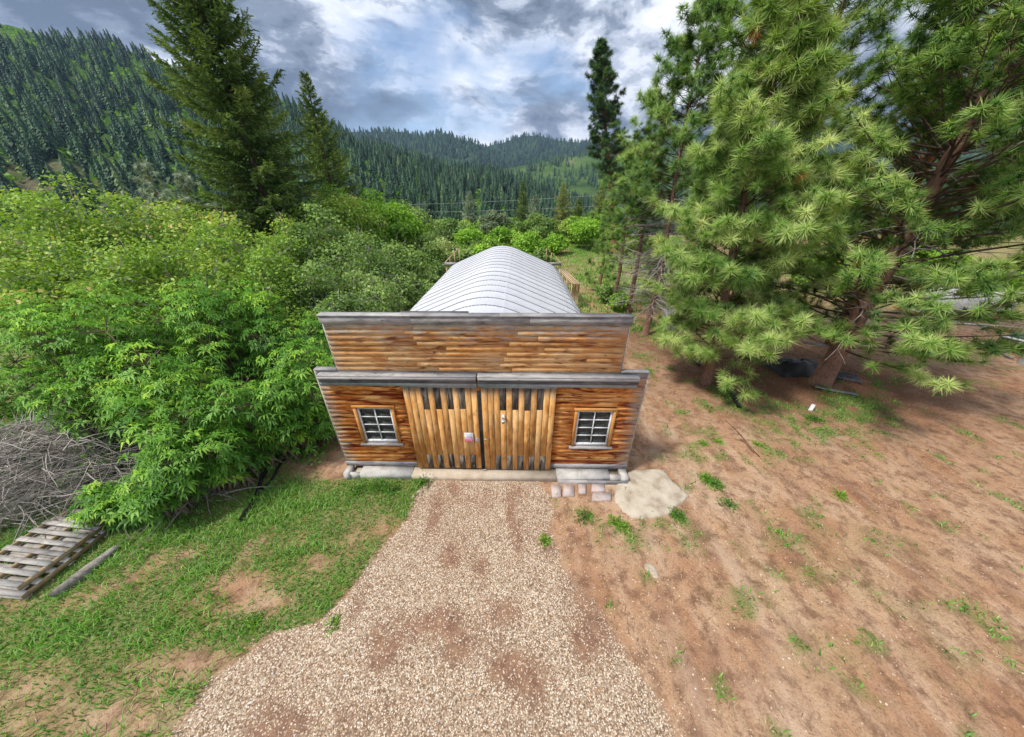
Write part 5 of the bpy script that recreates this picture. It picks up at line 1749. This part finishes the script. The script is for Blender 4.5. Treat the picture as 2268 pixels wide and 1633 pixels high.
for (x0, y0, x1, y1, lab) in ((1221, 1076, 1241, 1101, 'pinkish flat stone at the edge of the gravel'), (1247, 1076, 1272, 1100, 'grey broken flat stone second from the gravel'), (1281, 1076, 1296, 1094, 'small reddish flat stone in the middle of the row'),
                              (1310, 1075, 1339, 1091, 'flat stone against the step, above the largest one'), (1311, 1093, 1352, 1111, 'largest pale flat stone in front of the step')):
    a_, b_, c_, d_ = G(x0, y0), G(x1, y0), G(x1, y1), G(x0, y1)
    P = [(p.x + random.uniform(-.02, .02), p.y + random.uniform(-.02, .02)) for p in (d_, c_, b_, a_)]
    cxx, cyy = sum(p[0] for p in P) / 4, sum(p[1] for p in P) / 4
    b = MB().prism(P, -0.03, 0.045)
    b.v = [((x - cxx) * (1 if z < 0 else 0.96) + cxx, (y - cyy) * (1 if z < 0 else 0.96) + cyy, z + random.uniform(-.004, .004)) for x, y, z in b.v]
    tag(b.build('flat_stone', M['flagstone']), lab, 'stone', 'flat stones in front of the step')
def rock(px, py, s, lab, mat='spill', flat=0.4):
    p = G(px, py)
    b = MB()
    rng = np.random.default_rng(int(px + py))
    n = 8
    P = []
    for zz, rr in ((-0.02, 1.0), (flat * s * 0.6, 0.95), (flat * s, 0.6)):
        for k in range(n):
            a = 6.283 * k / n
            r_ = s * rr * rng.uniform(0.75, 1.1)
            P.append((r_ * math.cos(a), r_ * math.sin(a) * 0.7, zz + rng.uniform(-0.005, 0.005)))
    b.v = P
    for j in range(2):
        for k in range(n):
            b.f.append((j * n + k, j * n + (k + 1) % n, (j + 1) * n + (k + 1) % n, (j + 1) * n + k))
    b.f.append(tuple(2 * n + k for k in range(n)))
    tag(b.build('rock', M[mat], loc=(p.x, p.y, 0), rot=(0, 0, rng.uniform(0, 3))), lab, 'rock', 'loose rocks in the yard')
rock(1443, 1262, 0.15, 'pale flat chunk of concrete alone on the dirt', 'spill', 0.15)
rock(1452, 1276, 0.07, 'small pale chip beside the flat chunk on the dirt', 'spill', 0.3)
for i, (px, py, s, lab) in enumerate(((930, 1090, .09, 'tan rock at the top left corner of the gravel'), (916, 1100, .06, 'small tan rock beside the bigger one by the gravel corner'), (694, 972, .11, 'uppermost rock on the bare earth bank left of the workshop'),
                                      (684, 985, .09, 'second rock down the bare earth bank'), (672, 998, .12, 'broad rock in the middle of the bare earth bank'), (660, 1008, .08, 'lowest rock on the bare earth bank'), (716, 1003, .09, 'pale chip on the bank nearest the workshop'))):
    rock(px, py, s, lab, 'rubble', 0.45)

# weeds one can point at, by the step
def weed(px, py, r, h, lab, n=420, mat='leaf_elder', tint=0.45, ln=0.11):
    p = G(px, py)
    t = empty('weed_plant', (p.x, p.y, 0), lab, 'weed', 'leafy weeds by the step and in the dirt')
    d = unit(RNG.normal(0, 1, (n, 3)) + np.array([0, 0, 0.4]))
    P = RNG.normal(0, r * 0.45, (n, 3)); P[:, 2] = np.abs(P[:, 2]) * h / r * 0.9
    ax = unit(d + P * np.array([1.5 / r, 1.5 / r, 0]))
    sd_ = unit(np.cross(ax, RNG.normal(0, 1, (n, 3))))
    l = ln * RNG.uniform(0.5, 1.2, n)
    V = np.stack([P, P + ax * (l * .5)[:, None] + sd_ * (l * .16)[:, None], P + ax * l[:, None], P + ax * (l * .5)[:, None] - sd_ * (l * .16)[:, None]], 1).reshape(-1, 3)
    V[:, 2] = np.maximum(V[:, 2], 0.0)
    b = 4 * np.arange(n)[:, None]
    Fc = np.concatenate([b + np.array([[0, 1, 2]]), b + np.array([[0, 2, 3]])])
    link('leaves', make_mesh('leaves', V, Fc, {'tint': np.repeat(np.clip(RNG.normal(tint, .17, n), 0, 1), 4)}), M[mat], t)
    s = MB()
    for k in range(7):
        a = random.uniform(0, 6.28)
        s.tube([(0, 0, 0), (math.cos(a) * r * .4, math.sin(a) * r * .4, h * .7)], [.006, .004], 3, False)
    s.build('stems', M['twig_brown'], t)
    return t


for a in ((940, 1072, .16, .30, 'tall leafy weed at the left door corner'), (835, 1085, .22, .26, 'broad leafy weed against the left end of the step'), (868, 1088, .17, .22, 'leafy weed between the two larger ones by the step'), (788, 1090, .2, .2, 'weed at the left end block of the step'),
          (1292, 1148, .17, .14, 'dark green round weed right of the gravel'), (1362, 1158, .13, .10, 'light green weed near the concrete patch'), (1380, 1170, .12, .10, 'small bright weed below the concrete patch'), (1502, 1145, .16, .12, 'dark weed at the lower edge of the concrete patch'),
          (1562, 1060, .14, .08, 'flat weed on the dirt nearest the concrete patch'), (1582, 1072, .16, .08, 'flat weed below its neighbour on the dirt'), (1610, 1118, .16, .09, 'flat weed lowest on the dirt right of the patch'), (1800, 930, .22, .25, 'leafy weed below the pale pipe stub'),
          (1820, 862, .25, .2, 'leafy weed at the foot of the leaning pine'), (1605, 880, .3, .3, 'grassy weed at the black pipe'), (1560, 985, .12, .06, 'tiny flat weed upper on the dirt'), (1590, 980, .12, .06, 'tiny flat weed beside the upper one'), (1676, 985, .12, .05, 'flat yellowish weed near the thin rods'),
          (1860, 1098, .14, .05, 'flat weed alone in the dirt on the right'), (1205, 1200, .1, .08, 'weed on the right rim of the gravel'), (740, 1385, .10, .08, 'weed growing at the left rim of the gravel'), (560, 1385, .12, .1, 'weed tuft left of the gravel, lower one')):
    weed(*a, n=int(900 * a[2] + 50), tint=0.36, ln=0.08, mat='leaf_elder' if a[2] > .15 else 'leaf_bright')


# ------------------------------------------------------------------ covered boat and trailer at the right
c = G(2145, 712)
t = empty('covered_boat', (c.x + 0.2, c.y + 0.9, 0), 'boat under a pale grey cover behind the pines at right', 'boat', rz=R(-4))
nL, nS = 26, 17
V, Fc = [], []
for i in range(nL):
    s = i / (nL - 1)
    xx_ = -2.7 + 5.6 * s
    wd_ = 1.05 * (1 - max(0, (s - 0.6) / 0.4) ** 2.2) + 0.02
    top_ = 1.25 + 0.35 * math.sin(min(1, s * 1.4) * 3.14) + 0.22 * s
    for k in range(nS):
        a = math.pi * k / (nS - 1)
        yy_ = -math.cos(a) * wd_
        zz_ = 0.85 + 0.1 * s + (top_ - 0.85) * math.sin(a) ** 0.8 + 0.03 * math.sin(s * 30 + k)
        if k in (0, nS - 1): zz_ = 0.72
        V.append((xx_, yy_, zz_))
for i in range(nL - 1):
    for k in range(nS - 1):
        Fc.append((i * nS + k, (i + 1) * nS + k, (i + 1) * nS + k + 1, i * nS + k + 1))
link('cover', make_mesh('cover', V, Fc, None, True), M['boat_cover'], t)
V, Fc = [], []
for i in range(nL):
    s = i / (nL - 1); xx_ = -2.65 + 5.5 * s
    wd_ = 1.02 * (1 - max(0, (s - 0.6) / 0.4) ** 2.2) + 0.01
    for k in range(7):
        a = math.pi * k / 6
        V.append((xx_, -math.cos(a) * wd_, 0.80 - 0.50 * math.sin(a) * (1 - 0.6 * s ** 3)))
for i in range(nL - 1):
    for k in range(6):
        Fc.append((i * 7 + k, i * 7 + k + 1, (i + 1) * 7 + k + 1, (i + 1) * 7 + k))
link('hull', make_mesh('hull', V, Fc, None, True), M['paint_white'], t)
t2 = empty('boat_trailer', (c.x + 0.2, c.y + 0.9, 0), 'low trailer with orange frame carrying the covered boat', 'trailer', rz=R(-4))
MB().box(-2.8, 2.6, -0.9, -0.8, 0.22, 0.30).box(-2.8, 2.6, 0.8, 0.9, 0.22, 0.30).box(-2.8, -2.7, -0.79, 0.79, 0.22, 0.30).box(2.5, 2.6, -0.79, 0.79, 0.22, 0.30).build('frame', M['orange_paint'], t2)
for s in (-1, 1):
    MB().tube([(-0.4, s * 0.98, 0.26), (-0.4, s * 1.12, 0.26)], 0.26, 16).build('wheel', M['rubber'], t2, True)
a_ = G(2010, 690)
tag(MB().box(-1.3, 1.3, -0.06, 0.06, 0.0, 0.04).build('plank', M['paint_white'], loc=(c.x - 1.1, c.y - 0.55, 0.05), rot=(0, 0, R(-14))), 'pale plank on the ground in front of the covered boat', 'plank')

c = G(2262, 792)
t = empty('black_trailer', (c.x + 0.9, c.y + 0.7, 0), 'black box trailer corner with a pale rail at the right edge', 'trailer', rz=R(20))
MB().box(-0.9, 0.9, -0.5, 0.6, 0.28, 0.62).build('bed', M['black_plastic'], t)
MB().box(-0.92, 0.92, -0.55, -0.45, 0.63, 0.70).box(-0.92, -0.82, -0.44, 0.6, 0.63, 0.70).build('rail', M['paint_white'], t)
MB().tube([(-0.3, -0.62, 0.25), (-0.3, -0.51, 0.25)], 0.25, 16).build('wheel', M['rubber'], t, True)
MB().tube([(0.5, -0.62, 0.25), (0.5, -0.51, 0.25)], 0.25, 16).build('wheel', M['rubber'], t, True)
q = G(2228, 790)
tag(MB().box(-0.28, 0.28, -0.06, 0.06, 0.0, 0.04).build('plank', M['grey_wood'], loc=(q.x, q.y, 0.03), rot=(0, 0, R(70))), 'short grey plank on the dirt by the black trailer', 'plank')
c = G(2238, 738)
t = empty('board_stack', (c.x + 0.3, c.y + 0.3, 0), 'low stack of grey brown boards by the black trailer', 'boards', rz=R(28))
for k in range(9):
    MB().box(-0.42, 0.42, -0.6 + 0.135 * k, -0.48 + 0.135 * k, 0.0, 0.30 + 0.01 * (k % 3)).build('board', M['pallet_side'], t)
